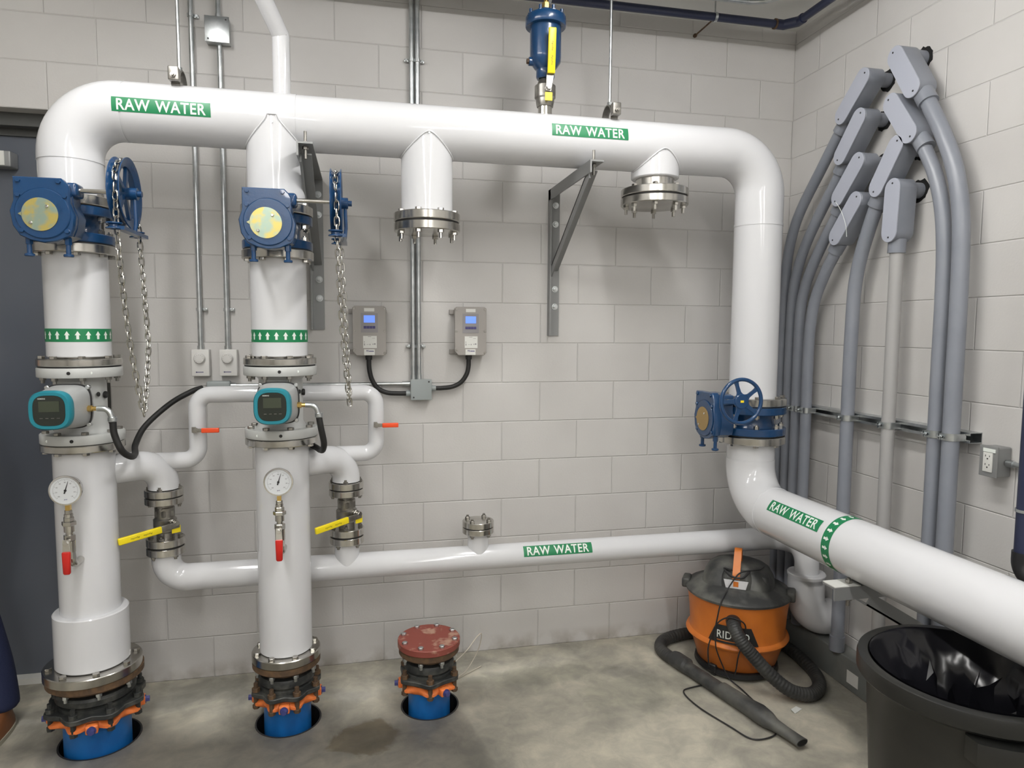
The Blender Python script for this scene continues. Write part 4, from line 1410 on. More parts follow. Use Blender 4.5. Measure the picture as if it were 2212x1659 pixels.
t = thing('metal_conduit', 'thin horizontal galvanised conduit on the back wall behind the bypass loop', 'conduit', (-2.5, -0.02, 1.424), 0, 'galvanised conduits on the back wall')
part('conduit_tube', MB().cyl(0.0095, -0.44, 0.405, 16, AX['x']), M['zinc'], t)
part('coupling', MB().cyl(0.013, 0.365, 0.404, 14, AX['x']).cyl(0.013, -0.440, -0.41, 14, AX['x']), M['zinc'], t)

def jbox(name, label, x0, x1, z0, z1, d, m='jbox', holes=True):
    cx, cz = (x0 + x1) / 2, (z0 + z1) / 2
    t = thing(name, label, 'box', (cx, 0, z0), 0)
    w_, h_ = x1 - x0, z1 - z0
    part('box_body', MB().box(-w_ / 2 + 0.003, w_ / 2 - 0.003, -d, -0.0005, 0.003, h_ - 0.003), M[m], t)
    c = part('cover_plate', MB().box(-w_ / 2, w_ / 2, -d - 0.003, -d, 0, h_, bev=0.0012), M[m], t)
    if holes:
        hm = MB().cyl(0.004, 0, 0.0015, 12, AX['-y']).mesh('screw', M['black'])
        repeat(hm, 'screw', c, [(w_ / 2 - 0.014, -d - 0.003, h_ - 0.013), (-w_ / 2 + 0.014, -d - 0.003, 0.013)])
    return t
jbox('junction_box', 'small square galvanised box high on the back wall above the left conduits', -2.998, -2.894, 2.972, 3.085, 0.050, 'zinc')
jb = jbox('junction_box', 'grey square junction box between the two wall transmitters, below the paired conduits', -2.095, -1.992, 1.345, 1.448, 0.052)
t = thing('pull_box', 'small grey conduit fitting on the wall below the right thermostat', 'box', (-2.985, 0, 1.395))
part('box_body', MB().box(-0.052, 0.052, -0.045, -0.0005, 0.0, 0.052, bev=0.008), M['jbox'], t)
for nm_, lab, cx in (('left', 'left one of two white thermostats below the thin conduits', -3.060), ('r', 'right one of two white thermostats, nearer the second riser', -2.939)):
    t = thing('thermostat', lab, 'thermostat', (cx, 0, 1.471), 0, 'white wall thermostats')
    part('housing', MB().box(-0.0385, 0.0385, -0.042, -0.0005, 0.0, 0.124, bev=0.003), M['tstat'], t)
    k = MB().lathe([(0, 0.040), (0.025, 0.040), (0.026, 0.046), (0.0225, 0.052), (0.021, 0.058), (0, 0.060)], 32, Matrix.Translation((-0.002, 0, 0.083)) @ AX['-y'])
    kn = part('dial_knob', k, M['tstat'], t)
    tk = MB()
    for i in range(11):
        xf = Matrix.Translation((-0.002, 0, 0.083)) @ AX['-y'] @ Matrix.Rotation(2 * pi * i / 12, 4, 'Z')
        tk.box(0.0145, 0.019, -0.0006, 0.0006, 0.0585, 0.0593, xf=xf)
    part('dial_marks', tk, M['txbox'], kn)
    part('maker_mark', MB().box(-0.018, 0.013, -0.0426, -0.042, 0.0175, 0.0205).box(-0.020, -0.015, -0.0426, -0.042, 0.0165, 0.0215), M['txkey'], t)

def transmitter(label, x0, x1, z0, z1):
    cx = (x0 + x1) / 2
    w_, h_ = x1 - x0, z1 - z0
    t = thing('wall_transmitter', label, 'transmitter', (cx, 0, z0), 0, 'wall transmitters with blue screens')
    a = w_ / 2
    b = MB().box(-a + 0.006, a - 0.004, -0.060, -0.012, 0.004, h_ - 0.004, bev=0.004)
    part('housing', b, M['txbox'], t)
    lid = part('front_cover', MB().prism([(-a + 0.018, 0), (a - 0.012, 0), (a, 0.012), (a, h_ - 0.008), (a - 0.010, h_), (-a + 0.010, h_), (-a, h_ - 0.010), (-a, 0.02)], 0.062, 0.082, AX['-y'], bev=0.002), M['txbox'], t)
    tb = MB()
    for z in (0.015, h_ - 0.025):
        tb.box(-a - 0.018, -a + 0.012, -0.016, -0.0005, z - 0.010, z + 0.012)
        tb.box(a - 0.02, a + 0.004, -0.013, -0.0005, z - 0.008, z + 0.008)
    part('mounting_tab', tb, M['txbox'], t)
    pn = part('keypad_panel', MB().box(-0.040, 0.040, -0.0832, -0.082, 0.110, h_ - 0.034), M['txpanel'], t)
    part('display', MB().box(-0.026, 0.026, -0.0845, -0.0832, 0.158, 0.192), M['lcd'], t, label='lit blue screen')
    ky = MB().box(-0.0065, 0.0065, -0.0842, -0.0832, 0, 0.0125).mesh('key', M['txkey'])
    repeat(ky, 'key', pn, [(-0.0205 + 0.0138 * i, 0, 0.129) for i in range(4)])
    part('paper_label', MB().box(-0.024, 0.024, -0.0828, -0.082, h_ - 0.026, h_ - 0.010), M['paper'], t)
    lb = part('paper_label', MB().box(-0.030, 0.034, -0.0828, -0.082, 0.036, 0.094), M['paper'], t)
    mk = MB()
    mk.box(-0.008, 0.008, -0.0832, -0.0828, 0.089, 0.091)
    for x_, w2, z_, h2 in ((-0.026, .003, .062, .006), (-0.026, .004, .048, .010), (-0.014, .010, .052, .0015), (0.000, .004, .050, .006), (0.014, .004, .052, .005), (0.021, .007, .052, .007), (0.012, .014, .082, .0015)):
        mk.box(x_, x_ + w2, -0.0832, -0.0828, z_, z_ + h2)
    part('label_print', mk, M['txpanel'], lb)
    l2 = part('paper_label', MB().box(-0.026, 0.024, -0.0830, -0.082, 0.002, 0.030), M['paper'], t)
    flat_text(l2, 'lettering', 'FE', 0.011, 0.008, M['txkey'], Matrix.Translation((-0.010, -0.0833, 0.022)) @ AX['-y'], 0.03)
    part('label_print', MB().box(-0.003, 0.020, -0.0834, -0.0830, 0.0185, 0.0225), M['txkey'], l2)
    sm = MB().cyl(0.0055, 0, 0.003, 14, AX['-y'], bev=0.001).mesh('screw', M['ssd'])
    repeat(sm, 'screw', lid, [(s_ * (a - 0.008), -0.082, z) for s_ in (-1, 1) for z in (0.012 if s_ > 0 else 0.028, h_ / 2, h_ - 0.012)])
    part('cable_gland', MB(Matrix.Translation((-0.004, -0.040, 0))).cyl(0.016, -0.022, 0.006, 16).hexn(0.017, -0.014, -0.002), M['black'], t)
    return t
transmitter('grey wall transmitter with blue screen left of the paired conduits', -2.371, -2.213, 1.567, 1.804)
transmitter('grey wall transmitter with blue screen right of the paired conduits', -1.880, -1.722, 1.567, 1.806)
single('flexible_conduit', MB().tube(spline([(-2.296, -0.040, 1.546), (-2.294, -0.040, 1.50), (-2.283, -0.038, 1.45), (-2.255, -0.035, 1.405), (-2.21, -0.032, 1.382), (-2.15, -0.030, 1.377), (-2.096, -0.030, 1.377)], 8), 0.0115, 12), M['rubber'], 'black flexible conduit curving from the left transmitter to the grey junction box', 'conduit', 'black flexible conduits', origin=(-2.2, -0.03, 1.377))
single('flexible_conduit', MB().tube(spline([(-1.805, -0.040, 1.546), (-1.806, -0.040, 1.51), (-1.815, -0.038, 1.47), (-1.843, -0.035, 1.43), (-1.885, -0.032, 1.408), (-1.94, -0.030, 1.401), (-1.991, -0.030, 1.401)], 8), 0.0115, 12), M['rubber'], 'black flexible conduit curving from the right transmitter to the grey junction box', 'conduit', 'black flexible conduits', origin=(-1.9, -0.03, 1.40))
gm = MB(Matrix.Translation((0, -0.030, 0.032 + 0.0)))
part('cable_gland', MB().cyl(0.0145, 0, 0.022, 14, Matrix.Translation((0.0515, -0.030, 0.056)) @ AX['x']), M['jbox'], jb)
part('cable_gland', MB().cyl(0.0145, -0.022, 0, 14, Matrix.Translation((-0.0515, -0.030, 0.032)) @ AX['x']), M['jbox'], jb)
part('cable_gland', MB().cyl(0.0125, -0.036, 0, 14, Matrix.Translation((-0.0515, -0.020, 0.079)) @ AX['x']), M['jbox'], jb)

# ================================================================== GREY CONDUITS ON THE RIGHT WALL
CX = -0.090
CON = [
 # label bits, radius, head, tail (y,z of the cover screws), path points (y,z)
 ('leftmost', 0.026, (-0.715, 2.839), (-0.554, 2.685), [(-0.497, 2.630), (-0.39, 2.508), (-0.215, 2.300), (-0.140, 2.120), (-0.120, 1.930), (-0.118, 1.70)]),
 ('second', 0.026, (-0.700, 2.671), (-0.559, 2.497), [(-0.510, 2.432), (-0.353, 2.240), (-0.255, 2.090), (-0.203, 1.950), (-0.186, 1.80), (-0.184, 1.65)]),
 ('third', 0.026, (-0.704, 2.475), (-0.554, 2.308), [(-0.502, 2.240), (-0.412, 2.125), (-0.320, 1.985), (-0.268, 1.850), (-0.256, 1.70), (-0.255, 1.6)]),
 ('fourth', 0.027, (-0.699, 2.303), (-0.549, 2.128), [(-0.502, 2.062), (-0.445, 1.985), (-0.375, 1.855), (-0.345, 1.716), (-0.338, 1.55)]),
 ('fifth', 0.030, (-0.926, 2.490), (-0.803, 2.304), [(-0.765, 2.240), (-0.722, 2.140), (-0.680, 2.02), (-0.655, 1.89), (-0.648, 1.716), (-0.645, 1.55)]),
 ('straight', 0.0275, (-0.912, 2.319), (-0.902, 2.095), [(-0.902, 2.02), (-0.902, 1.8), (-0.902, 1.5)]),
 ('uppermost', 0.0305, (-0.878, 2.862), (-0.997, 2.668), [(-1.035, 2.605), (-1.110, 2.47), (-1.172, 2.33), (-1.208, 2.180), (-1.222, 2.02), (-1.226, 1.8), (-1.226, 1.6)]),
 ('lower leaning', 0.0275, (-0.865, 2.674), (-0.994, 2.489), [(-1.026, 2.430), (-1.078, 2.33), (-1.120, 2.20), (-1.142, 2.05), (-1.150, 1.85), (-1.150, 1.6)]),
]
CL = ['grey plastic conduit nearest the corner, from the topmost box of the left column',
      'grey plastic conduit second from the corner, from the second box of the left column',
      'grey plastic conduit third from the corner, from the third box of the left column',
      'grey plastic conduit fourth from the corner, from the lowest box of the left column',
      'bluish grey conduit from the tilted box in the middle of the cluster',
      'straight pale grey conduit below the only upright grey box',
      'outermost curved grey conduit from the highest box of the cluster',
      'curved grey conduit just inside the outermost one, from the second highest box']
for i, (nm_, r, hd1, tl, pth) in enumerate(CON):
    t = thing('conduit', CL[i], 'conduit', (CX, pth[-1][0], 0.152), 0, 'grey plastic conduits on the right wall')
    oo = (CX, pth[-1][0], 0.152)
    hv, tv = Vector((0, *hd1)), Vector((0, *tl))
    dr_ = (tv - hv).normalized()
    bot = pth[-1]
    pts = [(CX, *(tv + dr_ * 0.055).yz)] + [(CX, a, b) for a, b in pth]
    sp = spline(pts, 8) + [Vector((CX, bot[0], 1.0)), Vector((CX, bot[0], 0.1525))]
    part('conduit_tube', MB().tube(sp, r, 24), M['pvcl' if i == 5 else 'pvcg'], t, offset=oo)
    part('coupling', MB().cyl(r + 0.005, 0.0, 0.075, 24, bev=0.002), M['pvcg'], t)
    # conduit body
    ln = (tv - hv).length
    # local frame: u along hv->tv in wall plane, v across, n = -x
    U = Vector((0, dr_.y, dr_.z))
    Nn = Vector((-1, 0, 0))
    Vv = Nn.cross(U)
    c = (hv + tv) / 2
    xf = Matrix(((U.x, Vv.x, Nn.x, CX - 0.0), (U.y, Vv.y, Nn.y, c.y), (U.z, Vv.z, Nn.z, c.z), (0, 0, 0, 1)))
    hw = 0.042
    hl = ln / 2 + 0.021
    def caps(hw, hl, n=12):
        pl_ = []
        for k in range(n + 1):
            a = -pi / 2 + pi * k / n
            pl_.append((hl - hw + hw * cos(a), hw * sin(a)))
        for k in range(n + 1):
            a = pi / 2 + pi * k / n
            pl_.append((-hl + hw + hw * cos(a), hw * sin(a)))
        return pl_
    b = MB()
    b.prism(caps(hw - 0.001, hl - 0.001), -0.040, 0.041, xf, bev=0.004)
    # neck into the conduit
    b.cyl(r + 0.008, 0, 0.058, 24, Matrix.Translation((CX, *(tv + dr_ * 0.004).yz)) @ Matrix.Rotation(atan2(-dr_.y, dr_.z) + 0, 4, 'X') if False else axis_mat(dr_, (CX, *(tv + dr_ * 0.006).yz)))
    bd = part('conduit_body', b, M['pvcg'], t, offset=oo)
    part('wall_stub', MB().cyl(r + 0.005, 0.030, 0.0885, 24, axis_mat((1, 0, 0), (CX, *(hv + dr_ * 0.024).yz))), M['pvcg'], bd, offset=oo)
    cv = part('cover_plate', MB().prism(caps(hw, hl), 0.042, 0.0475, xf, bev=0.0018), M['cover'], t, offset=oo, label='pale oblong cover with two screws')
    sm = MB().cyl(0.004, 0, 0.0012, 12, axis_mat((-1, 0, 0))).mesh('screw', M['black'])
    repeat(sm, 'screw', cv, [Vector((CX - 0.0475, *hv.yz)) - Vector(oo), Vector((CX - 0.0475, *tv.yz)) - Vector(oo)])
    # rough hole broken in the wall around the stub
    hc = hv + dr_ * 0.024
    rnd = random.Random(i)
    hp = MB()
    n = 26
    pl_ = [((r + 0.018 + rnd.uniform(-0.003, 0.008)) * cos(2 * pi * k / n), (r + 0.018 + rnd.uniform(-0.003, 0.008)) * sin(2 * pi * k / n)) for k in range(n)]
    hp.prism(pl_, -0.0012, -0.0004, axis_mat((1, 0, 0), (0, hc.y, hc.z)))
    part('mortar_hole', hp, M['dark'], t, offset=oo)
# strut rail and clamps
t = thing('strut_rail', 'slotted metal strut rail across the right wall behind the grey conduits', 'rail', (0, -0.68, 1.270))
s_ = MB()
y0, y1 = -0.60, 0.62
def cprof():
    return [(-0.0005, 0.0), (-0.058, 0.0), (-0.058, 0.012), (-0.0555, 0.012), (-0.0555, 0.0025), (-0.003, 0.0025), (-0.003, 0.0385), (-0.0555, 0.0385), (-0.0555, 0.029), (-0.058, 0.029), (-0.058, 0.041), (-0.0005, 0.041)]
s_.prism(cprof(), y0, y1, Matrix(((1, 0, 0, 0), (0, 0, 1, 0), (0, 1, 0, 0), (0, 0, 0, 1))))
part('rail', s_, M['zinc'], t)
for i, (nm_, r, a, b, pth) in enumerate(CON):
    y = pth[-1][0]
    t = thing('conduit_clamp', 'steel strut clamp around the ' + ['conduit nearest the corner', 'second conduit from the corner', 'third conduit from the corner', 'fourth conduit from the corner', 'bluish conduit in the middle', 'straight pale grey conduit', 'outermost curved conduit', 'conduit just inside the outermost one'][i], 'clamp', (CX, y, 1.276), 0, 'strut clamps on the right wall')
    q = MB()
    vs, fs = [], []
    R1_, R2_ = r + 0.0005, r + 0.0035
    arc = [radians(90 - 0) + radians(180) * k / 18 for k in range(19)]
    pr1 = [(0.036, R1_)] + [(R1_ * cos(a_), R1_ * sin(a_)) for a_ in arc] + [(0.036, -R1_)]
    pr2 = [(0.036, R2_)] + [(R2_ * cos(a_), R2_ * sin(a_)) for a_ in arc] + [(0.036, -R2_)]
    n = len(pr1)
    for (x_, y_) in pr1: vs += [(x_, y_, 0), (x_, y_, 0.028)]
    for (x_, y_) in pr2: vs += [(x_, y_, 0), (x_, y_, 0.028)]
    for k in range(n - 1):
        a0_, a1_, b0_, b1_ = 2 * k, 2 * k + 2, 2 * n + 2 * k, 2 * n + 2 * k + 2
        fs += [(a0_, a1_, a1_ + 1, a0_ + 1), (b0_, b1_, b1_ + 1, b0_ + 1), (a0_, a1_, b1_, b0_), (a0_ + 1, a1_ + 1, b1_ + 1, b0_ + 1)]
    fs += [(0, 1, 2 * n + 1, 2 * n), (2 * n - 2, 2 * n - 1, 4 * n - 1, 4 * n - 2)]
    q._add(vs, fs)
    part('strap', q, M['zinc'], t)
    e = MB()
    e.box(-R2_ - 0.014, -R2_ + 0.001, 0.004, 0.007, 0.002, 0.026)
    e.box(-R2_ - 0.014, -R2_ + 0.001, 0.012, 0.015, 0.002, 0.026)
    e.cyl(0.0035, -0.006, 0.024, 8, Matrix.Translation((-R2_ - 0.008, 0.002, 0.014)) @ AX['-y'].inverted())
    e.hexn(0.007, -0.006, 0.003, Matrix.Translation((-R2_ - 0.008, 0.002, 0.014)) @ AX['-y'].inverted())
    part('bolt', e, M['zinc'], t)

# outlet, conduit, dark pipe
t = thing('power_outlet', 'grey surface box with white double socket outlet on the right wall', 'outlet', (0, -1.372, 1.165))
part('box_body', MB().box(-0.062, -0.0005, -0.034, 0.034, 0.0, 0.110, bev=0.006), M['steelp'], t)
cp = part('cover_plate', MB().box(-0.068, -0.062, -0.037, 0.037, -0.002, 0.113, bev=0.002), M['steelp'], t)
so = part('socket', MB().box(-0.0725, -0.068, -0.020, 0.018, 0.016, 0.088, bev=0.001), M['paper'], t, label='white double socket')
part('tape_label', MB().box(-0.0715, -0.068, -0.030, 0.020, 0.090, 0.103), M['whitev'], t)
sl = MB()
for zz in (0.040, 0.072):
    sl.box(-0.0730, -0.0724, 0.006, 0.0085, zz, zz + 0.007)
    sl.box(-0.0730, -0.0724, -0.010, -0.0075, zz, zz + 0.006)
    sl.cyl(0.003, 0, 0.0006, 10, axis_mat((-1, 0, 0), (-0.0724, -0.001, zz - 0.007)))
part('slots', sl, M['black'], so)
t = thing('metal_conduit', 'short horizontal galvanised conduit leaving the socket box on the right wall', 'conduit', (-0.022, -1.409, 1.218))
part('conduit_tube', MB().cyl(0.0095, 0, 1.2, 14, axis_mat((0, -1, 0))), M['zinc'], t)
part('coupling', MB().cyl(0.0135, 0.0, 0.026, 12, axis_mat((0, -1, 0))), M['zinc'], t)
t = thing('drain_line', 'dark navy plastic pipe at the right edge, bending near its foot', 'pipe', (-0.13, -1.585, 0.80))
oo = (-0.13, -1.585, 0.80)
part('pipe', MB().tube(fillet([(-0.13, -1.585, H), (-0.13, -1.585, 0.865), (-0.13, -2.6, 0.835)], 0.06, 8), 0.030, 24), M['navyp'], t, offset=oo)
part('elbow', MB().tube(fillet([(-0.13, -1.585, 0.95), (-0.13, -1.585, 0.865), (-0.13, -1.67, 0.862)], 0.058, 10), 0.0355, 24), M['black'], t, offset=oo)
rg = MB()
rg.ring(0.034, 0.0295, 1.088, 1.098, 24, Matrix.Translation((-0.13, -1.585, 0)))
rg.cyl(0.005, 0.0, 0.097, 10, axis_mat((1, 0, 0), (-0.098, -1.585, 1.093)))
part('pipe_clip', rg, M['zinc'], t, offset=oo)

# ================================================================== PIPES AT THE CEILING
oo = (-2.6, -0.215, 3.245)
t = thing('ceiling_pipe', 'dark navy pipe hung just under the ceiling, turning at the corner', 'pipe', oo)
part('pipe', MB().tube([(-3.6, -0.215, 3.245), (-0.225, -0.215, 3.245)], 0.0195, 20), M['navyp'], t, offset=oo)
part('pipe', MB().tube([(-0.225, -0.215, 3.245), (-0.17, -0.27, 3.245), (-0.17, -3.4, 3.245)], 0.0195, 20), M['navyp'], t, offset=oo)
part('elbow', MB().tube([(-0.262, -0.215, 3.245), (-0.220, -0.215, 3.245), (-0.17, -0.265, 3.245), (-0.17, -0.305, 3.245)], 0.0245, 20), M['navyp'], t, offset=oo)
part('tape_ring', MB().cyl(0.0255, 0, 0.008, 20, axis_mat((1, 0, 0), (-0.272, -0.215, 3.245))), M['rust'], t, offset=oo)
for i, (hx, hy, ax_) in enumerate(((-0.60, -0.215, 'x'), (-1.45, -0.215, 'x'), (-2.5, -0.215, 'x'), (-0.17, -0.60, 'y'), (-0.17, -1.8, 'y'))):
    q = thing('ring_hanger', ['ring hanger on the ceiling pipe nearest the corner, along the back wall', 'ring hanger on the ceiling pipe above the right rod hanger', 'ring hanger on the ceiling pipe at upper middle, beside the air release valve', 'ring hanger on the ceiling pipe along the right wall near the corner', 'ring hanger on the ceiling pipe along the right wall, farther from the corner'][i], 'hanger', (hx, hy, 3.245), 0, 'ring hangers on the ceiling pipe')
    d_ = (1, 0, 0) if ax_ == 'x' else (0, -1, 0)
    part('ring', MB().ring(0.0235, 0.0200, -0.007, 0.007, 20, axis_mat(d_)).cyl(0.004, 0.02, H - 3.245, 8), M['zinc'], q)
    w_ = (0, 1, 0) if ax_ == 'x' else (1, 0, 0)
    L = 0.215 if ax_ == 'x' else 0.17
    part('wall_rod', MB().cyl(0.004, 0.020, L, 8, axis_mat(w_, (0, 0, -0.004))).cyl(0.010, L - 0.012, L - 0.001, 8, axis_mat(w_, (0, 0, -0.004))), M['rust'], q)
for i, (yy, rr2, x1_) in enumerate(((-0.330, 0.013, -0.345), (-0.372, 0.013, -0.39))):
    p = fillet([(-4.2, yy, 3.278), (x1_, yy, 3.278), (x1_ - 0.0, -3.2, 3.278)], 0.16, 10)
    single('metal_conduit', MB().tube(p, rr2, 16), M['zinc'], ['outer one of two grey conduits bending round the ceiling corner', 'inner one of two grey conduits bending round the ceiling corner'][i], 'conduit', 'grey conduits at the ceiling', origin=(-2.2, yy, 3.265))
single('cable_tray', MB().box(-3.2, -0.60, -0.74, -0.50, 3.235, 3.30, bev=0.004), M['black'], 'dark tray just under the ceiling at the top edge of the view', 'tray')

# ================================================================== SHOP VACUUM
VC = (-0.480, -0.395, 0.0)
VR = radians(-35)
vac = thing('shop_vacuum', 'orange and black shop vacuum standing in the corner under the low white pipe', 'vacuum cleaner', VC, VR)
VM = Matrix.Translation(VC) @ Matrix.Rotation(VR, 4, 'Z')
VI = VM.inverted()
b = MB()
b.lathe([(0, 0.040), (0.180, 0.040), (0.192, 0.050), (0.222, 0.150), (0.232, 0.165), (0.246, 0.172), (0.250, 0.180), (0.246, 0.190), (0.234, 0.198), (0.230, 0.215), (0.236, 0.300), (0.243, 0.360), (0.246, 0.392), (0, 0.392)], 64)
tank = part('tank', b, M['orange'], vac, label='orange tank')
b = MB()
b.lathe([(0.15, 0.012), (0.196, 0.012), (0.204, 0.020), (0.200, 0.040), (0.15, 0.044)], 48, closed=True)
part('base_ring', b, M['black'], vac)
wm = MB()
wm.cyl(0.016, -0.012, 0.012, 18, axis_mat((0, 1, 0), (0, 0, 0.0165)), bev=0.003)
wm.box(-0.022, 0.022, -0.020, 0.020, 0.020, 0.062, bev=0.008)
repeat(wm.mesh('caster', M['black']), 'caster', vac, [(p[0], p[1], 0) for p in polar(0.188, 4, radians(-118))], [(0, 0, radians(-118) + k * pi / 2) for k in range(4)])
b = MB()
b.lathe([(0, 0.385), (0.246, 0.385), (0.256, 0.390), (0.257, 0.400), (0.250, 0.408), (0.222, 0.418), (0.185, 0.440), (0.160, 0.448), (0, 0.449)], 64)
for s_ in (-1, 1):
    b.box(s_ * 0.252 - 0.022, s_ * 0.252 + 0.018, -0.045, 0.045, 0.375, 0.425, bev=0.01)
lid = part('lid', b, M['dusty'], vac)
b = MB()
b.loft([(0, 0.01, 0.430, 0.176, 0.165, 3.2), (0, 0.01, 0.470, 0.166, 0.150, 3.0), (0, 0.010, 0.508, 0.146, 0.126, 2.8), (0, 0.006, 0.530, 0.118, 0.102, 2.6), (0, 0.004, 0.543, 0.085, 0.075, 2.4)], 48)
b.loft([(0, -0.087, 0.440, 0.080, 0.070, 4), (0, -0.085, 0.498, 0.070, 0.068, 4), (0, -0.072, 0.526, 0.060, 0.058, 3.6)], 40)
b.loft([(0.115, -0.06, 0.440, 0.050, 0.055, 3), (0.110, -0.055, 0.500, 0.036, 0.040, 3), (0.108, -0.05, 0.512, 0.02, 0.025, 3)], 28)
head = part('motor_head', b, M['dusty'], vac)
hs = MB()
hp = spline([(0, -0.155, 0.494), (0, -0.148, 0.515), (0, -0.132, 0.535), (0, -0.112, 0.556), (0, -0.085, 0.590), (0, -0.060, 0.612), (0, -0.030, 0.606), (0, -0.015, 0.575), (0, -0.012, 0.535)], 6)
vs, fs = [], []
for i, p in enumerate(hp):
    a = hp[max(i - 1, 0)]
    c = hp[min(i + 1, len(hp) - 1)]
    t_ = (c - a).normalized()
    n_ = Vector((0, -t_.z, t_.y))
    w2 = 0.0175
    for sx, sn in ((-w2, 0.006), (w2, 0.006), (w2, -0.006), (-w2, -0.006)):
        vs.append(p + Vector((sx, 0, 0)) + n_ * sn)
for i in range(len(hp) - 1):
    for q in range(4):
        fs.append((i * 4 + q, i * 4 + (q + 1) % 4, (i + 1) * 4 + (q + 1) % 4, (i + 1) * 4 + q))
fs += [(0, 1, 2, 3), tuple(len(vs) - 4 + q for q in range(4))]
hs._add(vs, fs)
part('carry_handle', hs, M['orange'], vac, label='orange carry handle')
bd = part('badge', MB().prism([(-0.058, 0.026), (0.058, 0.026), (0.047, -0.015), (-0.047, -0.015)], 0.1545, 0.160, Matrix.Translation((0, 0, 0.464)) @ AX['-y'], bev=0.002), M['silver'], vac, label='silver badge on the motor head')
part('badge_mark', MB().box(-0.012, 0.012, -0.161, -0.160, 0.459, 0.484), M['orange'], bd)
# name plate wrapped on the tank
def vwrap(s_, z_, lift=0.0, R=0.2385):
    a = s_ / R
    return ((R + lift) * sin(a), -(R + lift) * cos(a), z_)
pm = MB()
top = [(-0.078, 0.292), (0.078, 0.292)]
n = 18
vs = []
for i in range(n + 1):
    f = i / n
    lo = (-0.120 + 0.240 * f, 0.202)
    hi = (-0.082 + 0.164 * f, 0.290)
    for k in range(5):
        g = k / 4
        vs.append(vwrap(lo[0] + (hi[0] - lo[0]) * g, lo[1] + (hi[1] - lo[1]) * g, 0.0015))
fs = [(i * 5 + k, (i + 1) * 5 + k, (i + 1) * 5 + k + 1, i * 5 + k + 1) for i in range(n) for k in range(4)]
pm._add(vs, fs)
npl = part('name_plate', pm, M['black'], vac)
tv, tf = text_mesh('RIDGID', 0.150, 0.038, 0.01, 4)
lm = MB()
lm._add([vwrap(v.x, 0.245 + v.y, 0.0024) for v in tv], tf)
part('lettering', lm, M['whitev'], npl)
um = MB()
vs = []
for i in range(11):
    for z_ in (0.213, 0.217):
        vs.append(vwrap(-0.075 + 0.15 * i / 10, z_, 0.0022))
um._add(vs, [(2 * i, 2 * i + 2, 2 * i + 3, 2 * i + 1) for i in range(10)])
part('plate_stripe', um, M['orange'], npl)
# hose
hp = [(-0.600, -0.560, 0.318), (-0.622, -0.600, 0.318), (-0.642, -0.650, 0.308), (-0.628, -0.688, 0.262), (-0.580, -0.712, 0.200), (-0.510, -0.745, 0.120), (-0.430, -0.782, 0.058), (-0.335, -0.790, 0.034), (-0.248, -0.735, 0.032), (-0.190, -0.63, 0.032), (-0.160, -0.48, 0.032),
      (-0.155, -0.33, 0.032), (-0.190, -0.19, 0.032), (-0.30, -0.110, 0.032), (-0.46, -0.085, 0.032), (-0.63, -0.095, 0.032), (-0.755, -0.140, 0.032), (-0.815, -0.225, 0.032), (-0.812, -0.315, 0.032), (-0.785, -0.385, 0.033)]
sp = spline(hp, 26)
hm_ = MB(VI)
hm_.tube(sp, 0.029, 20, rads=[0.0315 if (i // 2) % 2 else 0.0300 for i in range(len(sp))])
hose = part('hose', hm_, M['hose'], vac, sharp=60)
pc = axis_mat((Vector(hp[1]) - Vector(hp[0])), hp[0])
part('hose_collar', MB(VI).lathe([(0.02, -0.01), (0.036, -0.01), (0.036, 0.030), (0.0335, 0.040), (0.0335, 0.062), (0.02, 0.062)], 28, pc, closed=True), M['black'], hose)
dw = Vector((0.25, -0.968, 0)).normalized()
W0 = Vector((-0.800, -0.345, 0.0))
WX = Matrix(((dw.y, 0, dw.x, W0.x), (-dw.x, 0, dw.y, W0.y), (0, 1, 0, 0), (0, 0, 0, 1)))
wv = MB(VI)
sec = [(0.00, 0.031, 0.031), (0.02, 0.033, 0.033), (0.10, 0.033, 0.033), (0.11, 0.027, 0.027), (0.33, 0.0265, 0.0265), (0.34, 0.030, 0.030), (0.50, 0.031, 0.031), (0.56, 0.037, 0.033), (0.61, 0.034, 0.029), (0.645, 0.024, 0.022), (0.70, 0.022, 0.0185), (0.765, 0.024, 0.0150), (0.788, 0.026, 0.0140)]
wv.loft([(0, max(b_ * 1.12, 0.030) + 0.003, z_, a_ * 1.22, b_ * 1.12, 2.2) for z_, a_, b_ in sec], 28, WX)
wand = part('wand', wv, M['dusty'], vac)
part('nozzle_opening', MB(VI).loft([(0, 0.034, 0.7883, 0.027, 0.0115, 2.2), (0, 0.034, 0.7895, 0.027, 0.0115, 2.2)], 24, WX), M['dark'], wand)
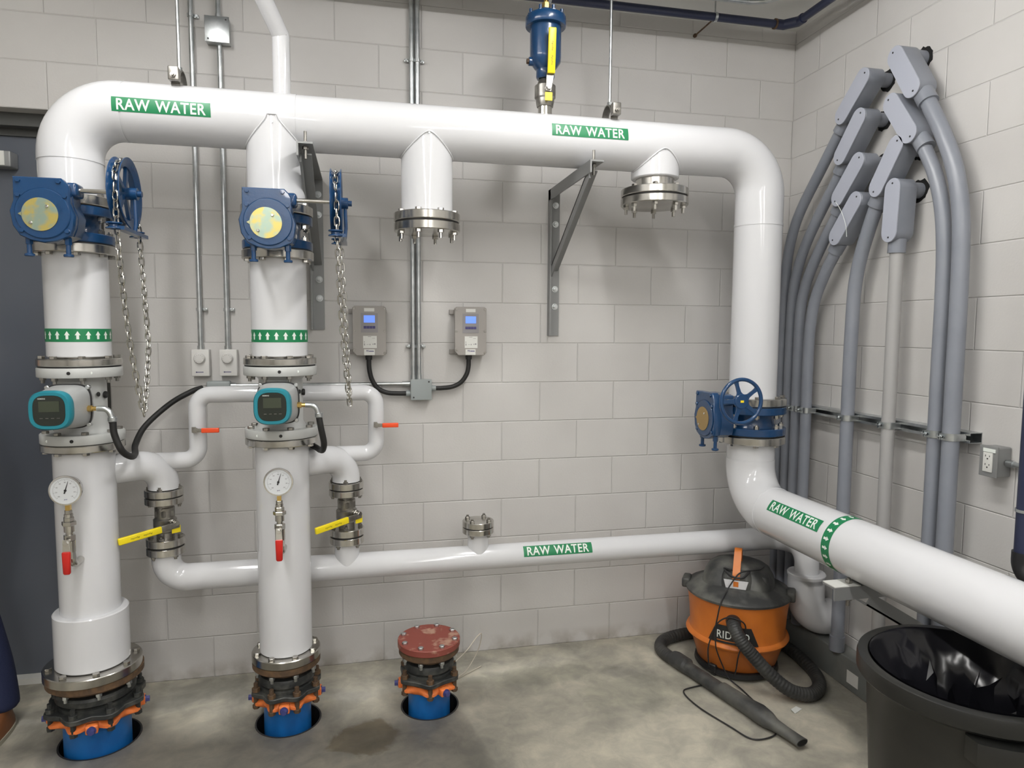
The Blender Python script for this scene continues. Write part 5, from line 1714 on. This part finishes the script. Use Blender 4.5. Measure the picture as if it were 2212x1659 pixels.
# cord
def vcord(pts, r=0.0034):
    return MB(VI).tube(spline(pts, 8), r, 8)
Fv = Vector((sin(VR), -cos(VR), 0))
Sv = Vector((cos(VR), sin(VR), 0))
def vp(s_, f_, z_):
    p = Vector(VC) + Sv * s_ + Fv * f_
    return (p.x, p.y, z_)
c1 = [vp(0.12, 0.02, 0.53), vp(0.10, 0.09, 0.535), vp(0.05, 0.130, 0.535), vp(0.012, 0.158, 0.525), vp(-0.02, 0.176, 0.478), vp(-0.045, 0.205, 0.432), vp(-0.060, 0.262, 0.398), vp(-0.072, 0.262, 0.33), vp(-0.080, 0.262, 0.27), vp(-0.076, 0.268, 0.21), vp(-0.070, 0.262, 0.172), vp(-0.045, 0.245, 0.10), vp(-0.01, 0.25, 0.04), vp(0.05, 0.27, 0.008), vp(0.14, 0.40, 0.006), vp(0.205, 0.52, 0.006), vp(0.20, 0.60, 0.006), vp(0.12, 0.66, 0.006), vp(0.02, 0.60, 0.006), vp(-0.12, 0.50, 0.006), vp(-0.20, 0.40, 0.006), vp(-0.17, 0.34, 0.006), vp(-0.08, 0.26, 0.006)]
cord = part('power_cord', vcord(c1), M['black'], vac)
c2 = [vp(-0.105, 0.252, 0.08), vp(-0.110, 0.262, 0.17), vp(-0.098, 0.258, 0.23), vp(-0.075, 0.262, 0.30), vp(-0.03, 0.275, 0.345), vp(0.02, 0.285, 0.350), vp(0.055, 0.268, 0.32), vp(0.052, 0.262, 0.25), vp(0.03, 0.266, 0.17), vp(0.02, 0.245, 0.09), vp(0.01, 0.235, 0.05)]
part('cord_loop', vcord(c2), M['black'], cord)
c3 = [vp(-0.02, 0.150, 0.535), vp(-0.06, 0.120, 0.530), vp(-0.02, 0.158, 0.508), vp(0.03, 0.158, 0.508), vp(0.06, 0.12, 0.53)]
part('cord_loop', vcord(c3, 0.005), M['black'], cord)
single('paper_scrap', MB(Matrix.Translation((-0.445, -0.845, 0.0)) @ Matrix.Rotation(0.5, 4, 'Z')).quads([(-0.03, -0.010, 0.001), (0.030, -0.012, 0.001), (0.022, 0.012, 0.006), (-0.026, 0.012, 0.010), (-0.03, -0.010, 0.003), (0.030, -0.012, 0.003), (0.022, 0.012, 0.008), (-0.026, 0.012, 0.012)], [(0, 1, 2, 3), (4, 5, 6, 7), (0, 1, 5, 4), (1, 2, 6, 5), (2, 3, 7, 6), (3, 0, 4, 7)]), M['paper'], 'small white paper scrap on the floor beside the vacuum hose', 'paper')

# ================================================================== TRASH CAN
TC = (-0.545, -1.785, 0)
tc_ = thing('trash_can', 'large round black trash can at the lower right under the discharge pipe', 'trash can', TC, radians(-30))
b = MB()
b.lathe([(0, 0.012), (0.215, 0.012), (0.222, 0.0), (0.232, 0.006), (0.240, 0.06), (0.268, 0.52), (0.272, 0.60), (0.280, 0.625), (0.297, 0.632), (0.303, 0.640), (0.303, 0.676), (0.300, 0.686), (0.292, 0.690), (0.272, 0.688), (0.266, 0.680), (0.262, 0.60), (0.228, 0.03), (0, 0.022)], 72)
for k in range(2):
    a = k * pi
    xf = Matrix.Rotation(a, 4, 'Z')
    vs, fs = [], []
    n = 14
    for i in range(n + 1):
        t_ = -0.30 + 0.60 * i / n
        for r_, z_ in ((0.272, 0.622), (0.325, 0.622), (0.330, 0.600), (0.328, 0.560), (0.318, 0.560), (0.316, 0.600), (0.272, 0.606)):
            f = min(1, 3.2 * (1 - abs(t_) / 0.30))
            rr3 = 0.272 + (r_ - 0.272) * (0.35 + 0.65 * min(1, f))
            vs.append((rr3 * sin(t_), -rr3 * cos(t_), z_))
    for i in range(n):
        for q in range(7):
            fs.append((i * 7 + q, (i + 1) * 7 + q, (i + 1) * 7 + (q + 1) % 7, i * 7 + (q + 1) % 7))
    fs += [tuple(range(7)), tuple(n * 7 + q for q in range(7))]
    b2_ = MB()
    b2_._add(vs, fs, xf)
    part('grip_handle', b2_, M['can'], tc_)
part('can_body', b, M['can'], tc_)
# bag
rnd = random.Random(11)
n = 54
prof = [(0.2675, 0.6915), (0.2630, 0.686), (0.2600, 0.672), (0.254, 0.640), (0.250, 0.60), (0.243, 0.56), (0.238, 0.515), (0.230, 0.47), (0.228, 0.42), (0.218, 0.37), (0.215, 0.32), (0.20, 0.26), (0.19, 0.20), (0.16, 0.14), (0.10, 0.09)]
vs, fs = [], []
ph = [rnd.uniform(0, 6.28) for _ in range(6)]
for j, (r_, z_) in enumerate(prof):
    for i in range(n):
        a = 2 * pi * i / n
        d = min(1.0, max(0, j - 2) / 3)
        in_ = d * (0.016 + 0.022 * abs(sin(4 * a + ph[0] + 0.5 * j)) + 0.014 * abs(sin(9 * a + ph[1] - 0.8 * j)) + rnd.uniform(0, 0.018))
        da = d * rnd.uniform(-0.045, 0.045)
        vs.append(((r_ - in_) * cos(a + da), (r_ - in_) * sin(a + da), z_ + d * rnd.uniform(-0.014, 0.014) + 0.0015 * sin(5 * a) * (j < 2)))
for j in range(len(prof) - 1):
    for i in range(n):
        k = (i + 1) % n
        q = (j * n + i, j * n + k, (j + 1) * n + k, (j + 1) * n + i)
        fs += [(q[0], q[1], q[2]), (q[0], q[2], q[3])] if (i + j) % 2 else [(q[0], q[1], q[3]), (q[1], q[2], q[3])]
vs.append((0, 0, 0.07))
L = (len(prof) - 1) * n
for i in range(n):
    fs.append((L + i, L + (i + 1) % n, len(vs) - 1))
bg = MB(Matrix.Translation(TC))
bg._add(vs, fs)
single('trash_bag', bg, M['bag'], 'shiny black plastic bag lining the large trash can', 'bag', sharp=38, origin=TC)

# ================================================================== PERSON (mostly beyond the left edge)
def skin_mesh(name, verts, edges, m, sub=2, root=0):
    bm = bmesh.new()
    lay = bm.verts.layers.skin.verify()
    vv = []
    for i, (p, r_) in enumerate(verts):
        v = bm.verts.new(p)
        v[lay].radius = (r_, r_) if not isinstance(r_, tuple) else r_
        if i == root: v[lay].use_root = True
        vv.append(v)
    for a, b_ in edges: bm.edges.new((vv[a], vv[b_]))
    me = bpy.data.meshes.new('s')
    bm.to_mesh(me)
    bm.free()
    o = bpy.data.objects.new('s', me)
    COL.objects.link(o)
    sk = o.modifiers.new('s', 'SKIN')
    sk.use_smooth_shade = True
    sb = o.modifiers.new('u', 'SUBSURF')
    sb.levels = sb.render_levels = sub
    bpy.context.view_layer.update()
    nm_ = bpy.data.meshes.new_from_object(o.evaluated_get(bpy.context.evaluated_depsgraph_get()))
    nm_.name = name
    nm_.materials.clear()
    nm_.materials.append(m)
    bpy.data.objects.remove(o)
    return nm_
PX, PY = -4.065, -0.30
per = thing('person', 'person at the left edge wearing navy trousers and brown shoes, only one leg in view', 'person', (PX, PY, 0))
def side(s_):
    # +1 is the leg seen in the photo
    ak = 0.236 if s_ > 0 else -0.10
    return ak
V = []; E = []
def add(p, r_): V.append((p, r_)); return len(V) - 1
pel = add((0, 0, 0.95), (0.115, 0.095))
sp1 = add((0, 0.005, 1.10), (0.115, 0.085)); E.append((pel, sp1))
sp2 = add((0, 0.01, 1.27), (0.135, 0.095)); E.append((sp1, sp2))
sp3 = add((0, 0.005, 1.42), (0.110, 0.080)); E.append((sp2, sp3))
nk = add((0, 0.0, 1.50), 0.050); E.append((sp3, nk))
nk2 = add((0, -0.01, 1.555), 0.050); E.append((nk, nk2))
h1_ = add((0, -0.018, 1.62), (0.066, 0.078)); E.append((nk2, h1_))
h2_ = add((0, -0.010, 1.70), (0.074, 0.090)); E.append((h1_, h2_))
h3_ = add((0, -0.002, 1.765), (0.055, 0.065)); E.append((h2_, h3_))
for s_ in (1, -1):
    sh = add((s_ * 0.150, 0.005, 1.415), 0.056); E.append((sp3, sh))
    el_ = add((s_ * 0.195, 0.02, 1.15), 0.042); E.append((sh, el_))
    wr = add((s_ * 0.195, -0.06, 0.91), 0.027); E.append((el_, wr))
    pa = add((s_ * 0.192, -0.080, 0.845), (0.022, 0.036)); E.append((wr, pa))
    hpj = add((s_ * 0.085, 0, 0.88), 0.088); E.append((pel, hpj))
    ak = side(s_)
    kn = add((s_ * 0.06 + ak * 0.55, -0.01, 0.50), 0.056); E.append((hpj, kn))
    af = add((ak, 0.02, 0.095), 0.036); E.append((kn, af))
    ft = add((ak, -0.10, 0.045), 0.032); E.append((af, ft))
part('body', skin_mesh('body', V, E, M['skin']), None, per)
for s_ in (1, -1):
    for i, (dx, ln, yy) in enumerate(((0.000, 0.082, -0.030), (0.0, 0.090, -0.010), (0.0, 0.084, 0.010), (0.0, 0.066, 0.028))):
        x0_ = s_ * 0.192
        q = MB()
        q.tube(spline([(x0_, -0.082 + yy, 0.83), (x0_ - s_ * 0.003, -0.084 + yy, 0.80), (x0_ - s_ * 0.010, -0.086 + yy, 0.83 - ln * 0.75), (x0_ - s_ * 0.022, -0.088 + yy, 0.83 - ln)], 5), 0.0085, 10, rads=None)
        part('finger', q, M['skin'], per)
    part('thumb', MB().tube(spline([(s_ * 0.186, -0.105, 0.868), (s_ * 0.176, -0.128, 0.845), (s_ * 0.170, -0.132, 0.812)], 5), 0.0098, 10), M['skin'], per)
# head features
part('nose', MB().loft([(0, -0.100, 1.630, 0.014, 0.016, 2), (0, -0.098, 1.645, 0.012, 0.014, 2), (0, -0.090, 1.680, 0.007, 0.008, 2)], 14), M['skin'], per)
for s_ in (1, -1):
    part('eye', MB().lathe([(0, -0.010), (0.008, -0.006), (0.010, 0), (0.008, 0.006), (0, 0.010)], 14, Matrix.Translation((s_ * 0.030, -0.084, 1.680))), M['whitev'], per)
    part('ear', MB().loft([(s_ * 0.078, 0.0, 1.635, 0.007, 0.012, 2), (s_ * 0.082, 0.0, 1.665, 0.008, 0.018, 2), (s_ * 0.080, 0.002, 1.690, 0.006, 0.014, 2)], 14), M['skin'], per)
part('mouth', MB().box(-0.024, 0.024, -0.094, -0.084, 1.604, 1.610, bev=0.002), M['redox'], per)
hv = MB()
hv.loft([(0, 0.030, 1.600, 0.070, 0.060, 2.2), (0, 0.030, 1.66, 0.084, 0.078, 2.2), (0, 0.008, 1.725, 0.088, 0.098, 2.2), (0, 0.0, 1.780, 0.072, 0.082, 2.2), (0, 0.0, 1.802, 0.035, 0.04, 2)], 32)
part('hair', hv, M['hair'], per)
# clothes
V = []; E = []
pel = add((0, 0, 0.97), (0.135, 0.112))
for s_ in (1, -1):
    ak = side(s_)
    a_ = add((s_ * 0.090, 0, 0.86), 0.105); E.append((pel, a_))
    b_ = add((s_ * 0.085 + ak * 0.15, -0.005, 0.68), 0.092); E.append((a_, b_))
    c_ = add((s_ * 0.055 + ak * 0.58, -0.012, 0.48), 0.075); E.append((b_, c_))
    d_ = add((s_ * 0.02 + ak * 0.87, 0.01, 0.28), 0.071); E.append((c_, d_))
    e_ = add((ak, 0.005, 0.13), 0.077); E.append((d_, e_))
    g_ = add((ak, 0.0, 0.085), 0.080); E.append((e_, g_))
part('trousers', skin_mesh('trousers', V, E, M['pants']), None, per, label='navy trousers')
V = []; E = []
a0_ = add((0, 0.0, 0.93), (0.150, 0.125))
a1_ = add((0, 0.005, 1.10), (0.140, 0.108)); E.append((a0_, a1_))
a2_ = add((0, 0.01, 1.28), (0.155, 0.118)); E.append((a1_, a2_))
a3_ = add((0, 0.005, 1.42), (0.125, 0.098)); E.append((a2_, a3_))
a4_ = add((0, 0.0, 1.485), 0.062); E.append((a3_, a4_))
for s_ in (1, -1):
    b0_ = add((s_ * 0.155, 0.005, 1.42), 0.070); E.append((a3_, b0_))
    b1_ = add((s_ * 0.197, 0.02, 1.15), 0.056); E.append((b0_, b1_))
    b2_ = add((s_ * 0.197, -0.055, 0.935), 0.040); E.append((b1_, b2_))
part('shirt', skin_mesh('shirt', V, E, M['shirt'], root=1), None, per)
for s_ in (1, -1):
    ak = side(s_)
    y_ = 0.0
    sh = MB()
    sh.loft([(ak, -0.075, 0.018, 0.052, 0.150, 2.6), (ak, -0.075, 0.035, 0.053, 0.150, 2.5), (ak, -0.062, 0.062, 0.047, 0.130, 2.3), (ak, -0.020, 0.088, 0.042, 0.085, 2.1), (ak, 0.012, 0.120, 0.042, 0.055, 2.0)], 36)
    sf = part('shoe', sh, M['shoe'], per, label='brown leather shoe')
    part('sole', MB().loft([(ak, -0.075, 0.0, 0.054, 0.153, 2.6), (ak, -0.075, 0.022, 0.0565, 0.156, 2.6)], 40), M['sole'], sf)

single('loose_string', MB().tube(spline([(-0.150, -0.577, 2.30), (-0.152, -0.612, 2.262), (-0.155, -0.640, 2.222), (-0.155, -0.660, 2.175), (-0.155, -0.668, 2.128)], 6), 0.0012, 6), M['whitev'], 'thin pale string hanging across the lowest tilted conduit box', 'string')
